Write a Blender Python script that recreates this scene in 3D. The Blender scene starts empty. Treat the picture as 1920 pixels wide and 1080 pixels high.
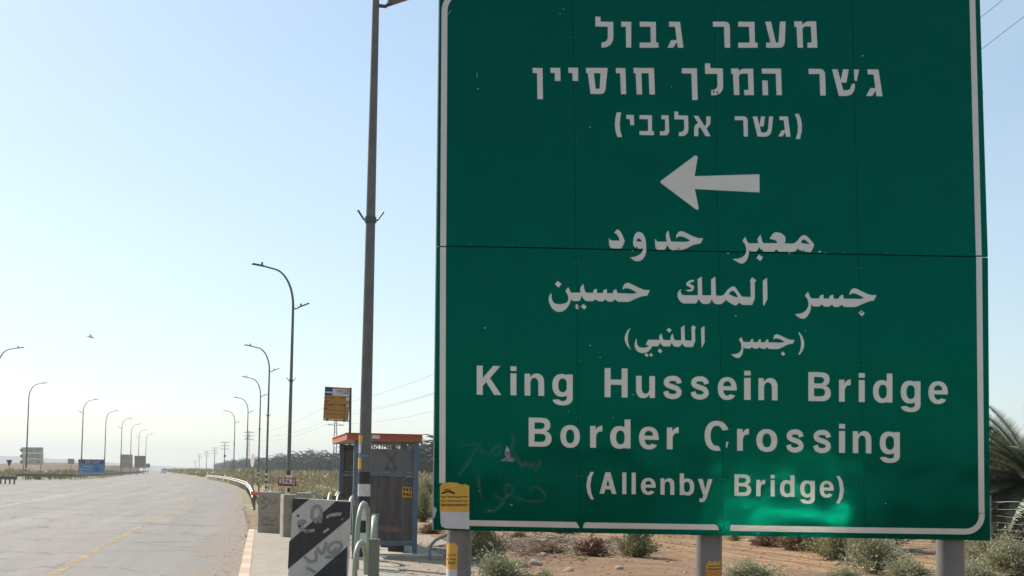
import bpy, bmesh, math, random
from mathutils import Vector, Matrix, noise
from mathutils.geometry import tessellate_polygon

SC = bpy.context.scene
COL = SC.collection
R = math.radians

# ------------------------------------------------------------------ camera
F_PX, PPX, PPY = 2400.0, 960.0, 753.0          # focal length and principal point, in photo pixels
CAM_H, PITCH, ROLL = 1.65, math.atan(137 / 2400.0), 0.0175
cam_d = bpy.data.cameras.new("camera")
cam = bpy.data.objects.new("camera", cam_d)
COL.objects.link(cam)
SC.camera = cam
cam_d.sensor_width = 36.0
cam_d.lens = F_PX / 1920 * 36
cam_d.shift_y = (PPY - 540) / 1920
cam_d.clip_start, cam_d.clip_end = 0.1, 20000
CAM_R = Matrix.Rotation(R(90) + PITCH, 3, 'X') @ Matrix.Rotation(ROLL, 3, 'Z')
cam.matrix_world = Matrix.Translation((0, 0, CAM_H)) @ CAM_R.to_4x4()

# ------------------------------------------------------------------ sky, sun, exposure
SUN_EL, SUN_AZ = 38.5, -46.0                    # azimuth from +Y, negative = to the left
world = bpy.data.worlds.new("World")
SC.world = world
world.use_nodes = True
wn = world.node_tree
wn.nodes.clear()
sky = wn.nodes.new("ShaderNodeTexSky")
sky.sky_type = 'NISHITA'
sky.sun_disc = False
sky.sun_elevation = R(SUN_EL)
sky.sun_rotation = R(SUN_AZ)
sky.air_density = 1.0
sky.dust_density = 0.7
sky.ozone_density = 1.5
bg = wn.nodes.new("ShaderNodeBackground")
bg.inputs[1].default_value = 0.097
wo = wn.nodes.new("ShaderNodeOutputWorld")
veil = wn.nodes.new("ShaderNodeMix"); veil.data_type = 'RGBA'   # fine dust evens the sky out
veil.inputs[0].default_value = 0.36
veil.inputs[7].default_value = (4.5, 5.85, 6.35, 1)
wn.links.new(sky.outputs[0], veil.inputs[6])
wn.links.new(veil.outputs[2], bg.inputs[0])
stc = wn.nodes.new("ShaderNodeTexCoord"); smp = wn.nodes.new("ShaderNodeMapping"); smp.inputs["Scale"].default_value = (1.0, 1.0, 5.0)
sno = wn.nodes.new("ShaderNodeTexNoise"); sno.inputs["Scale"].default_value = 2.2; sno.inputs["Detail"].default_value = 4
smr = wn.nodes.new("ShaderNodeMapRange"); smr.inputs[1].default_value, smr.inputs[2].default_value, smr.inputs[3].default_value, smr.inputs[4].default_value = 0.3, 0.7, 0.28, 0.46
wn.links.new(stc.outputs["Generated"], smp.inputs[0]); wn.links.new(smp.outputs[0], sno.inputs["Vector"])
wn.links.new(sno.outputs["Fac"], smr.inputs[0]); wn.links.new(smr.outputs[0], veil.inputs[0])
wn.links.new(bg.outputs[0], wo.inputs[0])
sd = bpy.data.lights.new("sun", 'SUN')
sd.energy = 4.8
sd.angle = R(0.5)
sd.color = (1.0, 0.93, 0.83)
sun = bpy.data.objects.new("sun", sd)
COL.objects.link(sun)
sdir = Vector((math.sin(R(SUN_AZ)) * math.cos(R(SUN_EL)), math.cos(R(SUN_AZ)) * math.cos(R(SUN_EL)), math.sin(R(SUN_EL))))
sun.rotation_euler = (-sdir).to_track_quat('-Z', 'Y').to_euler()
SC.view_settings.view_transform = 'Standard'
SC.view_settings.look = 'None'
SC.view_settings.gamma = 1.0
SC.view_settings.exposure = 0.62
SC.cycles.use_denoising = True
SC.cycles.max_bounces = 8
SC.cycles.volume_bounces = 1
SC.cycles.caustics_reflective = False
SC.cycles.caustics_refractive = False

# ------------------------------------------------------------------ pixel <-> place
def ray(px, py):
    return CAM_R @ Vector(((px - PPX) / F_PX, -(py - PPY) / F_PX, -1.0))
def at_depth(px, py, y):                        # the point seen at a pixel, y metres ahead
    d = ray(px, py)
    return Vector((0, 0, CAM_H)) + d * (y / d.y)
def on_ground(px, py, z=0.0):
    d = ray(px, py)
    return Vector((0, 0, CAM_H)) + d * ((z - CAM_H) / d.z)
def px_at(px, y, z=0.0):                        # x on the column of a pixel, for a depth and a height
    lo, hi = -2000.0, 2000.0
    Ri = CAM_R.transposed()
    for _ in range(60):
        m = (lo + hi) / 2
        c = Ri @ Vector((m, y, z - CAM_H))
        if PPX - c.x / c.z * F_PX < px: lo = m
        else: hi = m
    return lo

# ------------------------------------------------------------------ materials
MATS = {}
def mat(name, col, rough=0.7, col2=None, scale=4.0, amount=0.5, bump=0.0, bscale=60.0, metal=0.0, spec=0.4, detail=6.0, rnd=0.0):
    if name in MATS: return MATS[name]
    m = bpy.data.materials.new(name)
    m.use_nodes = True
    nt = m.node_tree
    b = nt.nodes["Principled BSDF"]
    b.inputs["Roughness"].default_value = rough
    b.inputs["Metallic"].default_value = metal
    b.inputs["Specular IOR Level"].default_value = spec
    b.inputs["Base Color"].default_value = (*col, 1)
    tc = nt.nodes.new("ShaderNodeTexCoord")
    out = None
    if col2 is not None:
        n = nt.nodes.new("ShaderNodeTexNoise")
        n.inputs["Scale"].default_value = scale
        n.inputs["Detail"].default_value = detail
        n.inputs["Roughness"].default_value = 0.65
        nt.links.new(tc.outputs["Object"], n.inputs["Vector"])
        cr = nt.nodes.new("ShaderNodeMapRange")
        cr.inputs[1].default_value = 0.5 - 0.5 * amount * 0.5
        cr.inputs[2].default_value = 0.5 + 0.5 * amount * 0.5
        nt.links.new(n.outputs["Fac"], cr.inputs[0])
        mx = nt.nodes.new("ShaderNodeMix")
        mx.data_type = 'RGBA'
        mx.inputs[6].default_value = (*col, 1)
        mx.inputs[7].default_value = (*col2, 1)
        nt.links.new(cr.outputs[0], mx.inputs[0])
        out = mx.outputs[2]
    if rnd > 0:
        oi = nt.nodes.new("ShaderNodeObjectInfo")
        hv = nt.nodes.new("ShaderNodeHueSaturation")
        mr = nt.nodes.new("ShaderNodeMapRange")
        mr.inputs[3].default_value = 1 - rnd
        mr.inputs[4].default_value = 1 + rnd
        nt.links.new(oi.outputs["Random"], mr.inputs[0])
        nt.links.new(mr.outputs[0], hv.inputs["Value"])
        if out: nt.links.new(out, hv.inputs["Color"])
        else: hv.inputs["Color"].default_value = (*col, 1)
        out = hv.outputs[0]
    if out: nt.links.new(out, b.inputs["Base Color"])
    if bump > 0:
        n2 = nt.nodes.new("ShaderNodeTexNoise")
        n2.inputs["Scale"].default_value = bscale
        n2.inputs["Detail"].default_value = 4
        nt.links.new(tc.outputs["Object"], n2.inputs["Vector"])
        bp = nt.nodes.new("ShaderNodeBump")
        bp.inputs["Strength"].default_value = bump
        bp.inputs["Distance"].default_value = 0.02
        nt.links.new(n2.outputs["Fac"], bp.inputs["Height"])
        nt.links.new(bp.outputs[0], b.inputs["Normal"])
    MATS[name] = m
    return m
def N(m, typ, **kw):
    n = m.node_tree.nodes.new(typ)
    for k, v in kw.items(): setattr(n, k, v)
    return n
def L(m, a, b): m.node_tree.links.new(a, b)
def mathn(m, op, a, b=None):
    n = N(m, "ShaderNodeMath", operation=op)
    for i, v in enumerate((a, b)):
        if v is None: continue
        if isinstance(v, (int, float)): n.inputs[i].default_value = v
        else: L(m, v, n.inputs[i])
    return n.outputs[0]
def mixc(m, fac, a, b):
    n = N(m, "ShaderNodeMix", data_type='RGBA')
    for i, v in ((0, fac), (6, a), (7, b)):
        if isinstance(v, (int, float)): n.inputs[i].default_value = v
        elif isinstance(v, tuple): n.inputs[i].default_value = (*v, 1)
        else: L(m, v, n.inputs[i])
    return n.outputs[2]
def noisef(m, vec, scale, detail=5, lo=0.35, hi=0.65):
    n = N(m, "ShaderNodeTexNoise")
    n.inputs["Scale"].default_value = scale
    n.inputs["Detail"].default_value = detail
    n.inputs["Roughness"].default_value = 0.62
    L(m, vec, n.inputs["Vector"])
    r = N(m, "ShaderNodeMapRange")
    r.inputs[1].default_value, r.inputs[2].default_value = lo, hi
    L(m, n.outputs["Fac"], r.inputs[0])
    return r.outputs[0]
def bumpn(m, h, strength, dist):
    b = N(m, "ShaderNodeBump")
    b.inputs["Strength"].default_value = strength
    b.inputs["Distance"].default_value = dist
    L(m, h, b.inputs["Height"])
    L(m, b.outputs[0], m.node_tree.nodes["Principled BSDF"].inputs["Normal"])

# ------------------------------------------------------------------ mesh collecting
class MB:
    def __init__(self): self.v, self.f, self.mi, self.uv = [], [], [], None
    def add(self, vs, fs, mi=0):
        o = len(self.v)
        self.v += [tuple(p) for p in vs]
        for f in fs:
            self.f.append(tuple(i + o for i in f)); self.mi.append(mi)
        return self
    def box(self, c, s, mi=0, rot=None, taper=1.0):
        hx, hy, hz = s[0] / 2, s[1] / 2, s[2] / 2
        vs = [Vector((x * hx * (taper if z > 0 else 1), y * hy * (taper if z > 0 else 1), z * hz)) for z in (-1, 1) for y in (-1, 1) for x in (-1, 1)]
        if rot is not None: vs = [rot @ p for p in vs]
        vs = [p + Vector(c) for p in vs]
        return self.add(vs, [(0, 2, 3, 1), (4, 5, 7, 6), (0, 1, 5, 4), (2, 6, 7, 3), (0, 4, 6, 2), (1, 3, 7, 5)], mi)
    def tube(self, pts, rads, seg=8, mi=0, cap=True):
        pts = [Vector(p) for p in pts]
        if not hasattr(rads, '__len__'): rads = [rads] * len(pts)
        vs, fs = [], []
        prev = None
        for i, p in enumerate(pts):
            t = (pts[min(i + 1, len(pts) - 1)] - pts[max(i - 1, 0)]).normalized()
            if prev is None:
                a = Vector((1, 0, 0)) if abs(t.x) < 0.9 else Vector((0, 1, 0))
                u = t.cross(a).normalized()
            else:
                u = (prev - t * prev.dot(t)).normalized()
            prev = u
            w = t.cross(u)
            for k in range(seg):
                an = 2 * math.pi * k / seg
                vs.append(p + (u * math.cos(an) + w * math.sin(an)) * rads[i])
        for i in range(len(pts) - 1):
            for k in range(seg):
                a, b = i * seg + k, i * seg + (k + 1) % seg
                fs.append((a, b, b + seg, a + seg))
        if cap:
            fs.append(tuple(range(seg - 1, -1, -1)))
            fs.append(tuple(range((len(pts) - 1) * seg, len(pts) * seg)))
        return self.add(vs, fs, mi)
    def prism(self, poly, thick, to3, mi=0):    # polygon pushed back by a thickness vector
        front = [to3(*p) for p in poly]
        back = [p + thick for p in front]
        n = len(poly)
        tris = tessellate_polygon([[Vector((p[0], p[1], 0)) for p in poly]])
        fs = [tuple(t) for t in tris] + [(t[2] + n, t[1] + n, t[0] + n) for t in tris]
        fs += [(i, (i + 1) % n, (i + 1) % n + n, i + n) for i in range(n)]
        return self.add(front + back, fs, mi)
    def sheet(self, polys, to3, mi=0):          # flat polygon, the first loop outside, the rest holes
        tris = tessellate_polygon([[Vector((p[0], p[1], 0)) for p in q] for q in polys])
        flat = [p for q in polys for p in q]
        return self.add([to3(*p) for p in flat], [tuple(t) for t in tris], mi)
    def ribbon(self, pts, w, to3, mi=0):        # a brush stroke
        pts = [Vector(p) for p in pts]
        Lf, Rt = [], []
        for i, p in enumerate(pts):
            t = (pts[min(i + 1, len(pts) - 1)] - pts[max(i - 1, 0)])
            t = t.normalized() if t.length > 1e-6 else Vector((1, 0))
            nrm = Vector((-t.y, t.x)) * w / 2
            Lf.append(p + nrm); Rt.append(p - nrm)
        vs = [to3(p.x, p.y) for p in Lf] + [to3(p.x, p.y) for p in Rt]
        n = len(pts)
        return self.add(vs, [(i, i + 1, n + i + 1, n + i) for i in range(n - 1)], mi)
    def build(self, name, mats, parent=None, smooth=False, origin=None, recalc=True):
        me = bpy.data.meshes.new(name)
        vs = self.v
        if origin is not None: vs = [(p[0] - origin[0], p[1] - origin[1], p[2] - origin[2]) for p in vs]
        me.from_pydata(vs, [], self.f)
        mats = mats if isinstance(mats, (list, tuple)) else [mats]
        for m in mats: me.materials.append(m)
        me.polygons.foreach_set("material_index", self.mi)
        if recalc:
            bm = bmesh.new(); bm.from_mesh(me)
            bmesh.ops.recalc_face_normals(bm, faces=bm.faces)
            bm.to_mesh(me); bm.free()
        if smooth:
            me.polygons.foreach_set("use_smooth", [True] * len(me.polygons))
            me.set_sharp_from_angle(angle=R(40))
        o = bpy.data.objects.new(name, me)
        COL.objects.link(o)
        if parent is not None: o.parent = parent
        elif origin is not None: o.location = origin
        return o
def tag(o, label, cat, group=None):
    o["label"] = label; o["category"] = cat
    if group: o["group"] = group
    return o
def thing(name, label, cat, loc=(0, 0, 0), rz=0.0, group=None):
    o = bpy.data.objects.new(name, None)
    COL.objects.link(o)
    o.location = loc; o.rotation_euler = (0, 0, rz)
    o.empty_display_size = 0.2
    return tag(o, label, cat, group)
def structure(o, kind="structure"):
    o["kind"] = kind
    return o
def children(o): return [c for c in bpy.data.objects if c.parent == o]
def copy_thing(src, kids, loc, rz=0.0, label=None, scale=None):
    c = src.copy(); COL.objects.link(c)
    c.location = loc; c.rotation_euler = (0, 0, rz)
    if scale is not None: c.scale = scale
    if label: c["label"] = label
    for k, sub in kids:
        d = k.copy(); COL.objects.link(d); d.parent = c
        for s in sub:
            e = s.copy(); COL.objects.link(e); e.parent = d
    return c
def kids_of(o): return [(k, children(k)) for k in children(o)]
GLYPHS = {}
def glyph(s, offset=0.0):                       # outline of a piece of writing as flat triangles
    key = (s, offset)
    if key in GLYPHS: return GLYPHS[key]
    cu = bpy.data.curves.new("lettering", 'FONT')
    cu.body = s; cu.size = 1.0; cu.offset = offset; cu.resolution_u = 4
    o = bpy.data.objects.new("lettering", cu)
    COL.objects.link(o)
    dg = bpy.context.evaluated_depsgraph_get(); dg.update()
    me = o.evaluated_get(dg).to_mesh()
    vs = [(v.co.x, v.co.y) for v in me.vertices]
    fs = [tuple(p.vertices) for p in me.polygons]
    o.evaluated_get(dg).to_mesh_clear()
    bpy.data.objects.remove(o); bpy.data.curves.remove(cu)
    GLYPHS[key] = (vs, fs)
    return vs, fs
def write(mb, s, x0, x1, ytop, ybase, to3, offset=0.0, mi=0, slope=0.0):  # fit writing into a box of the surface
    vs, fs = glyph(s, offset)
    if not vs: return
    ax, bx = min(v[0] for v in vs), max(v[0] for v in vs)
    ay, by = min(v[1] for v in vs), max(v[1] for v in vs)
    out = []
    for x, y in vs:
        u = x0 + (x - ax) / (bx - ax) * (x1 - x0)
        w = ybase + (y - ay) / (by - ay) * (ytop - ybase) + slope * (u - x0)
        out.append(to3(u, w))
    mb.add(out, fs, mi)

def smooth(pts, n=5):
    out = []
    P = [Vector(p) for p in pts]
    for i in range(len(P) - 1):
        p0, p1, p2, p3 = P[max(i - 1, 0)], P[i], P[i + 1], P[min(i + 2, len(P) - 1)]
        for k in range(n):
            t = k / n
            out.append(0.5 * ((2 * p1) + (-p0 + p2) * t + (2 * p0 - 5 * p1 + 4 * p2 - p3) * t * t + (-p0 + 3 * p1 - 3 * p2 + p3) * t ** 3))
    return out + [P[-1]]
rnd = random.Random(7)
M_GALV = mat("galvanised_steel", (0.20, 0.195, 0.19), 0.55, (0.27, 0.26, 0.25), 14, 0.8, 0.08, 90, metal=0.35)
M_DARKST = mat("dark_steel", (0.08, 0.08, 0.085), 0.5, metal=0.3)
M_WHITE = mat("white_paint", (0.72, 0.71, 0.68), 0.6, (0.55, 0.53, 0.49), 9, 0.8)
M_BLACK = mat("black_paint", (0.018, 0.018, 0.02), 0.55, (0.04, 0.038, 0.036), 12, 0.8)
M_CONC = mat("concrete", (0.40, 0.35, 0.29), 0.9, (0.30, 0.25, 0.20), 3.5, 0.9, 0.4, 40)
M_YELLOW = mat("yellow_paper", (0.70, 0.40, 0.06), 0.7, (0.62, 0.34, 0.05), 8, 0.6)
M_GREYSTROKE = mat("grey_spray", (0.22, 0.21, 0.20), 0.85, (0.33, 0.31, 0.29), 25, 0.8)

# ------------------------------------------------------------------ shape of the land and the road
def lerp_tab(tab, t):
    if len(tab) > 6 and tab[1][0] <= t < tab[-2][0]:   # smooth through long tables
        for i in range(1, len(tab) - 2):
            if tab[i][0] <= t < tab[i + 1][0]: break
        (t0, v0), (t1, v1), (t2, v2), (t3, v3) = tab[i - 1:i + 3]
        m1, m2 = (v2 - v0) / (t2 - t0), (v3 - v1) / (t3 - t1)
        h = t2 - t1; u = (t - t1) / h
        return (2*u**3-3*u*u+1)*v1 + (u**3-2*u*u+u)*h*m1 + (-2*u**3+3*u*u)*v2 + (u**3-u*u)*h*m2
    if t <= tab[0][0]:
        (a, x), (b, y) = tab[0], tab[1]
    elif t >= tab[-1][0]:
        (a, x), (b, y) = tab[-2], tab[-1]
    else:
        for i in range(len(tab) - 1):
            if tab[i][0] <= t <= tab[i + 1][0]:
                (a, x), (b, y) = tab[i], tab[i + 1]
                break
    return x + (y - x) * (t - a) / (b - a)
R_EDGE = [(6, -1.45), (18, -3.79), (25, -5.15), (32, -6.51), (38.4, -7.85), (53, -11.0), (75, -15.6), (100, -21.0), (154, -34.2), (216, -51.6), (450, -120), (1000, -278), (3000, -853)]
L_EDGE = [(6, -190), (120, -190), (136, -120), (149, -57.0), (165, -55.6), (203, -64.3), (312, -93.2), (477, -134.5), (720, -203), (1000, -281), (3000, -853)]
def x_right(y): return lerp_tab(R_EDGE, y)
def x_left(y):
    for (a, x), (b, z) in zip(L_EDGE, L_EDGE[1:]):
        if y <= b: return x + (z - x) * (y - a) / (b - a)
    return L_EDGE[-1][1]
def land(x, y):
    d = x - x_right(y)                          # metres right of the road edge
    if d < 0.2: return 0.0
    if y < 15: return 0.0
    k = min(1, max(0, (d - 6.2) / 2.5)) * min(1, (y - 15) / 6)
    if y > 60: k *= max(0.0, 1 - (y - 60) / 80)
    n = noise.noise(Vector((x * 0.32, y * 0.32, 3.1))) * 0.16 + noise.noise(Vector((x * 0.9, y * 0.9, 8.3))) * 0.06
    heap = 0.34 * math.exp(-((x + 0.2) / 1.5) ** 2 - ((y - 30.5) / 2.2) ** 2)
    return k * (max(n, -0.06) + heap)
TRK = (14 / 14.53, 3.9 / 14.53)                 # unit vector across the dirt track
def track_p(x, y): return (x - 2.4) * TRK[0] + (y - 36) * TRK[1]

# ground
gm = mat("desert_soil", (0.36, 0.24, 0.15), 0.95)
pos = N(gm, "ShaderNodeTexCoord").outputs["Object"]
big = noisef(gm, pos, 0.22, 6, 0.38, 0.62)
mid = noisef(gm, pos, 1.7, 8, 0.40, 0.60)
fine = noisef(gm, pos, 16, 6, 0.35, 0.68)
grit = noisef(gm, pos, 55, 3, 0.52, 0.60)
c1 = mixc(gm, big, (0.235, 0.112, 0.046), (0.36, 0.222, 0.108))
c2 = mixc(gm, mathn(gm, 'MULTIPLY', mid, 0.55), c1, (0.12, 0.062, 0.035))
c3 = mixc(gm, mathn(gm, 'MULTIPLY', fine, 0.45), c2, (0.43, 0.29, 0.165))
c3 = mixc(gm, mathn(gm, 'MULTIPLY', grit, 0.35), c3, (0.16, 0.10, 0.07))
sep = N(gm, "ShaderNodeSeparateXYZ"); L(gm, pos, sep.inputs[0])
pp = mathn(gm, 'ADD', mathn(gm, 'MULTIPLY', mathn(gm, 'SUBTRACT', sep.outputs[0], 2.4), TRK[0]), mathn(gm, 'MULTIPLY', mathn(gm, 'SUBTRACT', sep.outputs[1], 36.0), TRK[1]))
qq = mathn(gm, 'SUBTRACT', mathn(gm, 'MULTIPLY', sep.outputs[0], TRK[1]), mathn(gm, 'MULTIPLY', sep.outputs[1], TRK[0]))
hd_ = N(gm, "ShaderNodeVectorMath", operation='DISTANCE'); L(gm, pos, hd_.inputs[0]); hd_.inputs[1].default_value = (0.2, 29.6, 0)
hm_ = N(gm, "ShaderNodeMapRange"); hm_.inputs[1].default_value, hm_.inputs[2].default_value = 4.2, 2.2
L(gm, mathn(gm, 'ADD', hd_.outputs["Value"], mathn(gm, 'MULTIPLY', mid, 1.6)), hm_.inputs[0])
c3 = mixc(gm, mathn(gm, 'MULTIPLY', hm_.outputs[0], 0.85), c3, mixc(gm, fine, (0.085, 0.043, 0.025), (0.20, 0.12, 0.075)))
cmb = N(gm, "ShaderNodeCombineXYZ")
L(gm, mathn(gm, 'MULTIPLY', pp, 3.2), cmb.inputs[0]); L(gm, mathn(gm, 'MULTIPLY', qq, 0.16), cmb.inputs[1])
streak = noisef(gm, cmb.outputs[0], 1.0, 5, 0.40, 0.60)
near = N(gm, "ShaderNodeMapRange"); near.inputs[1].default_value, near.inputs[2].default_value = 3.0, 1.9
near.interpolation_type = 'SMOOTHSTEP'
L(gm, mathn(gm, 'ABSOLUTE', mathn(gm, 'SUBTRACT', mathn(gm, 'ADD', pp, mathn(gm, 'MULTIPLY', mid, 0.8)), 2.2)), near.inputs[0])
trackc = mixc(gm, streak, (0.24, 0.122, 0.054), (0.42, 0.265, 0.132))
c4 = mixc(gm, near.outputs[0], c3, trackc)
far = N(gm, "ShaderNodeMapRange"); far.inputs[1].default_value, far.inputs[2].default_value = 34.0, 60.0
L(gm, sep.outputs[1], far.inputs[0])
dry = mixc(gm, noisef(gm, pos, 0.12, 8, 0.36, 0.64), (0.36, 0.29, 0.17), (0.22, 0.20, 0.10))
c5 = mixc(gm, far.outputs[0], c4, dry)
L(gm, c5, gm.node_tree.nodes["Principled BSDF"].inputs["Base Color"])
bumpn(gm, mathn(gm, 'ADD', mathn(gm, 'ADD', fine, mathn(gm, 'MULTIPLY', mid, 1.5)), mathn(gm, 'MULTIPLY', streak, 0.5)), 0.8, 0.05)

xs = [-4000, -2000, -900, -500, -300, -200, -130, -90, -60, -40, -28, -20, -15, -11]
x = -9.0
while x < 22: xs.append(x); x += 0.35
xs += [23, 26, 30, 36, 45, 60, 80, 110, 160, 260, 500, 1200, 2500, 4000]
ys = [-4000, -1000, -300, -100, -40, -15, 0, 8, 14]
y = 15.0
while y < 46: ys.append(y); y += 0.35
while y < 4000: ys.append(y); y *= 1.07
ys.append(4000)
g = MB()
for yy in ys:
    for xx in xs:
        z = land(xx, yy)
        if -0.8 < track_p(xx, yy) < 5.0: z *= 0.25
        g.v.append((xx, yy, z - 0.006))
nx = len(xs)
for j in range(len(ys) - 1):
    for i in range(nx - 1):
        a = j * nx + i
        g.f.append((a, a + 1, a + nx + 1, a + nx)); g.mi.append(0)
structure(g.build("ground", gm, smooth=True))
def gz(x, y):
    z = land(x, y)
    if -0.8 < track_p(x, y) < 5.0: z *= 0.25
    return z - 0.006

# road: one sheet, its UV holds (metres from the right edge, metres along)
rm = mat("worn_asphalt", (0.20, 0.19, 0.18), 0.85)
tc = N(rm, "ShaderNodeTexCoord"); uvn = tc.outputs["UV"]; pos = tc.outputs["Object"]
su = N(rm, "ShaderNodeSeparateXYZ"); L(rm, uvn, su.inputs[0])
patch = noisef(rm, pos, 0.16, 6, 0.36, 0.64)
cs = N(rm, "ShaderNodeCombineXYZ")
L(rm, mathn(rm, 'MULTIPLY', su.outputs[0], 1.1), cs.inputs[0]); L(rm, mathn(rm, 'MULTIPLY', su.outputs[1], 0.035), cs.inputs[1])
wear = noisef(rm, cs.outputs[0], 1.0, 6, 0.38, 0.62)
grain = noisef(rm, pos, 4.2, 8, 0.42, 0.60)
speck = noisef(rm, pos, 70, 3, 0.50, 0.62)
ca = mixc(rm, patch, (0.215, 0.187, 0.156), (0.295, 0.26, 0.223))
ca = mixc(rm, mathn(rm, 'MULTIPLY', wear, 0.7), ca, (0.165, 0.15, 0.138))
ca = mixc(rm, mathn(rm, 'MULTIPLY', grain, 0.55), ca, (0.15, 0.138, 0.127))
agg = noisef(rm, pos, 7.5, 4, 0.46, 0.60)
ca = mixc(rm, mathn(rm, 'MULTIPLY', agg, 0.5), ca, (0.11, 0.098, 0.085))
tyre = mathn(rm, 'MULTIPLY', mathn(rm, 'ADD', mathn(rm, 'MULTIPLY', mathn(rm, 'SINE', mathn(rm, 'MULTIPLY', mathn(rm, 'ADD', su.outputs[0], mathn(rm, 'MULTIPLY', patch, 0.4)), 3.4)), 0.5), 0.5), mathn(rm, 'MULTIPLY', wear, 0.55))
ca = mixc(rm, tyre, ca, (0.14, 0.126, 0.11))
shl = N(rm, "ShaderNodeMapRange"); shl.inputs[1].default_value, shl.inputs[2].default_value = 4.6, 2.4
L(rm, mathn(rm, 'ADD', su.outputs[0], mathn(rm, 'MULTIPLY', patch, 1.2)), shl.inputs[0])
ca = mixc(rm, mathn(rm, 'MULTIPLY', shl.outputs[0], 0.5), ca, (0.14, 0.128, 0.117))
ca = mixc(rm, mathn(rm, 'MULTIPLY', speck, 0.6), ca, (0.46, 0.43, 0.40))
# cracks and dark patches
vor = N(rm, "ShaderNodeTexVoronoi"); vor.feature = 'DISTANCE_TO_EDGE'; vor.inputs["Scale"].default_value = 0.33
wob = N(rm, "ShaderNodeTexNoise"); wob.inputs["Scale"].default_value = 1.6; wob.inputs["Detail"].default_value = 5
L(rm, pos, wob.inputs["Vector"])
va = N(rm, "ShaderNodeVectorMath", operation='ADD')
vs_ = N(rm, "ShaderNodeVectorMath", operation='SCALE'); vs_.inputs[3].default_value = 1.3
L(rm, wob.outputs["Color"], vs_.inputs[0]); L(rm, pos, va.inputs[0]); L(rm, vs_.outputs[0], va.inputs[1]); L(rm, va.outputs[0], vor.inputs["Vector"])
crk = N(rm, "ShaderNodeMapRange"); crk.inputs[1].default_value, crk.inputs[2].default_value = 0.018, 0.006
L(rm, vor.outputs["Distance"], crk.inputs[0])
crf = mathn(rm, 'MULTIPLY', crk.outputs[0], noisef(rm, pos, 0.35, 3, 0.44, 0.52))
ca = mixc(rm, mathn(rm, 'MULTIPLY', crf, 0.8), ca, (0.07, 0.065, 0.06))
# sand blown over the right edge
edge = mathn(rm, 'SUBTRACT', su.outputs[0], mathn(rm, 'MULTIPLY', noisef(rm, pos, 1.1, 8, 0.3, 0.7), 1.3))
sand = N(rm, "ShaderNodeMapRange"); sand.inputs[1].default_value, sand.inputs[2].default_value = 0.35, -0.2
L(rm, edge, sand.inputs[0])
sandc = mixc(rm, noisef(rm, pos, 14, 8, 0.4, 0.6), (0.30, 0.235, 0.17), (0.13, 0.10, 0.08))
ca = mixc(rm, mathn(rm, 'MULTIPLY', sand.outputs[0], 0.8), ca, sandc)
L(rm, ca, rm.node_tree.nodes["Principled BSDF"].inputs["Base Color"])
bumpn(rm, mathn(rm, 'ADD', grain, speck), 0.35, 0.02)
yr = [6]
while yr[-1] < 60: yr.append(yr[-1] + 1.0)
while yr[-1] < 3000: yr.append(yr[-1] * 1.03)
me = MB()
uvs = []
cols_d = [0, 1, 2, 4, 8, 14, 20]
for yy in yr:
    xr, xl = x_right(yy), x_left(yy)
    w = xr - xl
    for k, d in enumerate(cols_d + [None]):
        dd = w if d is None else min(d, w * (0.1 + 0.12 * k))
        me.v.append((xr - dd, yy, 0.0)); uvs.append((dd, yy))
nc = len(cols_d) + 1
for j in range(len(yr) - 1):
    for i in range(nc - 1):
        a = j * nc + i
        me.f.append((a, a + nc, a + nc + 1, a + 1)); me.mi.append(0)
road = me.build("road", rm)
ul = road.data.uv_layers.new(name="UVMap")
for lp in road.data.loops: ul.data[lp.index].uv = uvs[lp.vertex_index]
structure(road)

# painted lines, worn through by noise
def line_mat(name, col, keep):
    m = mat(name, col, 0.8)
    m.blend_method = 'HASHED' if hasattr(m, "blend_method") else m.blend_method
    pos = N(m, "ShaderNodeTexCoord").outputs["Object"]
    a = noisef(m, pos, 0.7, 10, keep - 0.12, keep + 0.22)
    b = noisef(m, pos, 28, 4, 0.3, 0.55)
    al = mathn(m, 'MULTIPLY', mathn(m, 'SUBTRACT', 1.0, mathn(m, 'MULTIPLY', a, 0.7)), mathn(m, 'ADD', 0.6, mathn(m, 'MULTIPLY', b, 0.3)))
    L(m, al, m.node_tree.nodes["Principled BSDF"].inputs["Alpha"])
    return m
M_YLINE = line_mat("worn_yellow_marking", (0.40, 0.29, 0.125), 0.44)
M_WLINE = line_mat("worn_white_marking", (0.50, 0.47, 0.43), 0.47)
def stripe(picks, w, m, segs=None):
    pts = [on_ground(*p) for p in picks]
    pts = [(p.y, p.x) for p in pts]
    mb = MB()
    y0, y1 = pts[0][0] - 5, pts[-1][0]
    yy = y0
    spans = segs or [(y0, y1)]
    for a, b in spans:
        n = max(2, int((b - a) / 1.5))
        base = len(mb.v)
        for i in range(n + 1):
            t = a + (b - a) * i / n
            xx = lerp_tab(pts, t)
            mb.v += [(xx - w / 2, t, 0.004), (xx + w / 2, t, 0.004)]
        for i in range(n):
            q = base + 2 * i
            mb.f.append((q, q + 1, q + 3, q + 2)); mb.mi.append(0)
    return structure(mb.build("road_marking", m))
stripe([(95, 1080), (198, 1022), (288, 975), (368, 935)], 0.15, M_YLINE)
stripe([(0, 950), (105, 931), (212, 912), (268, 900), (296, 893)], 0.16, M_WLINE)
stripe([(20, 921), (150, 905), (240, 896), (290, 890)], 0.15, M_WLINE, [(y0, y0 + 4) for y0 in range(82, 330, 9)])

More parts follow.
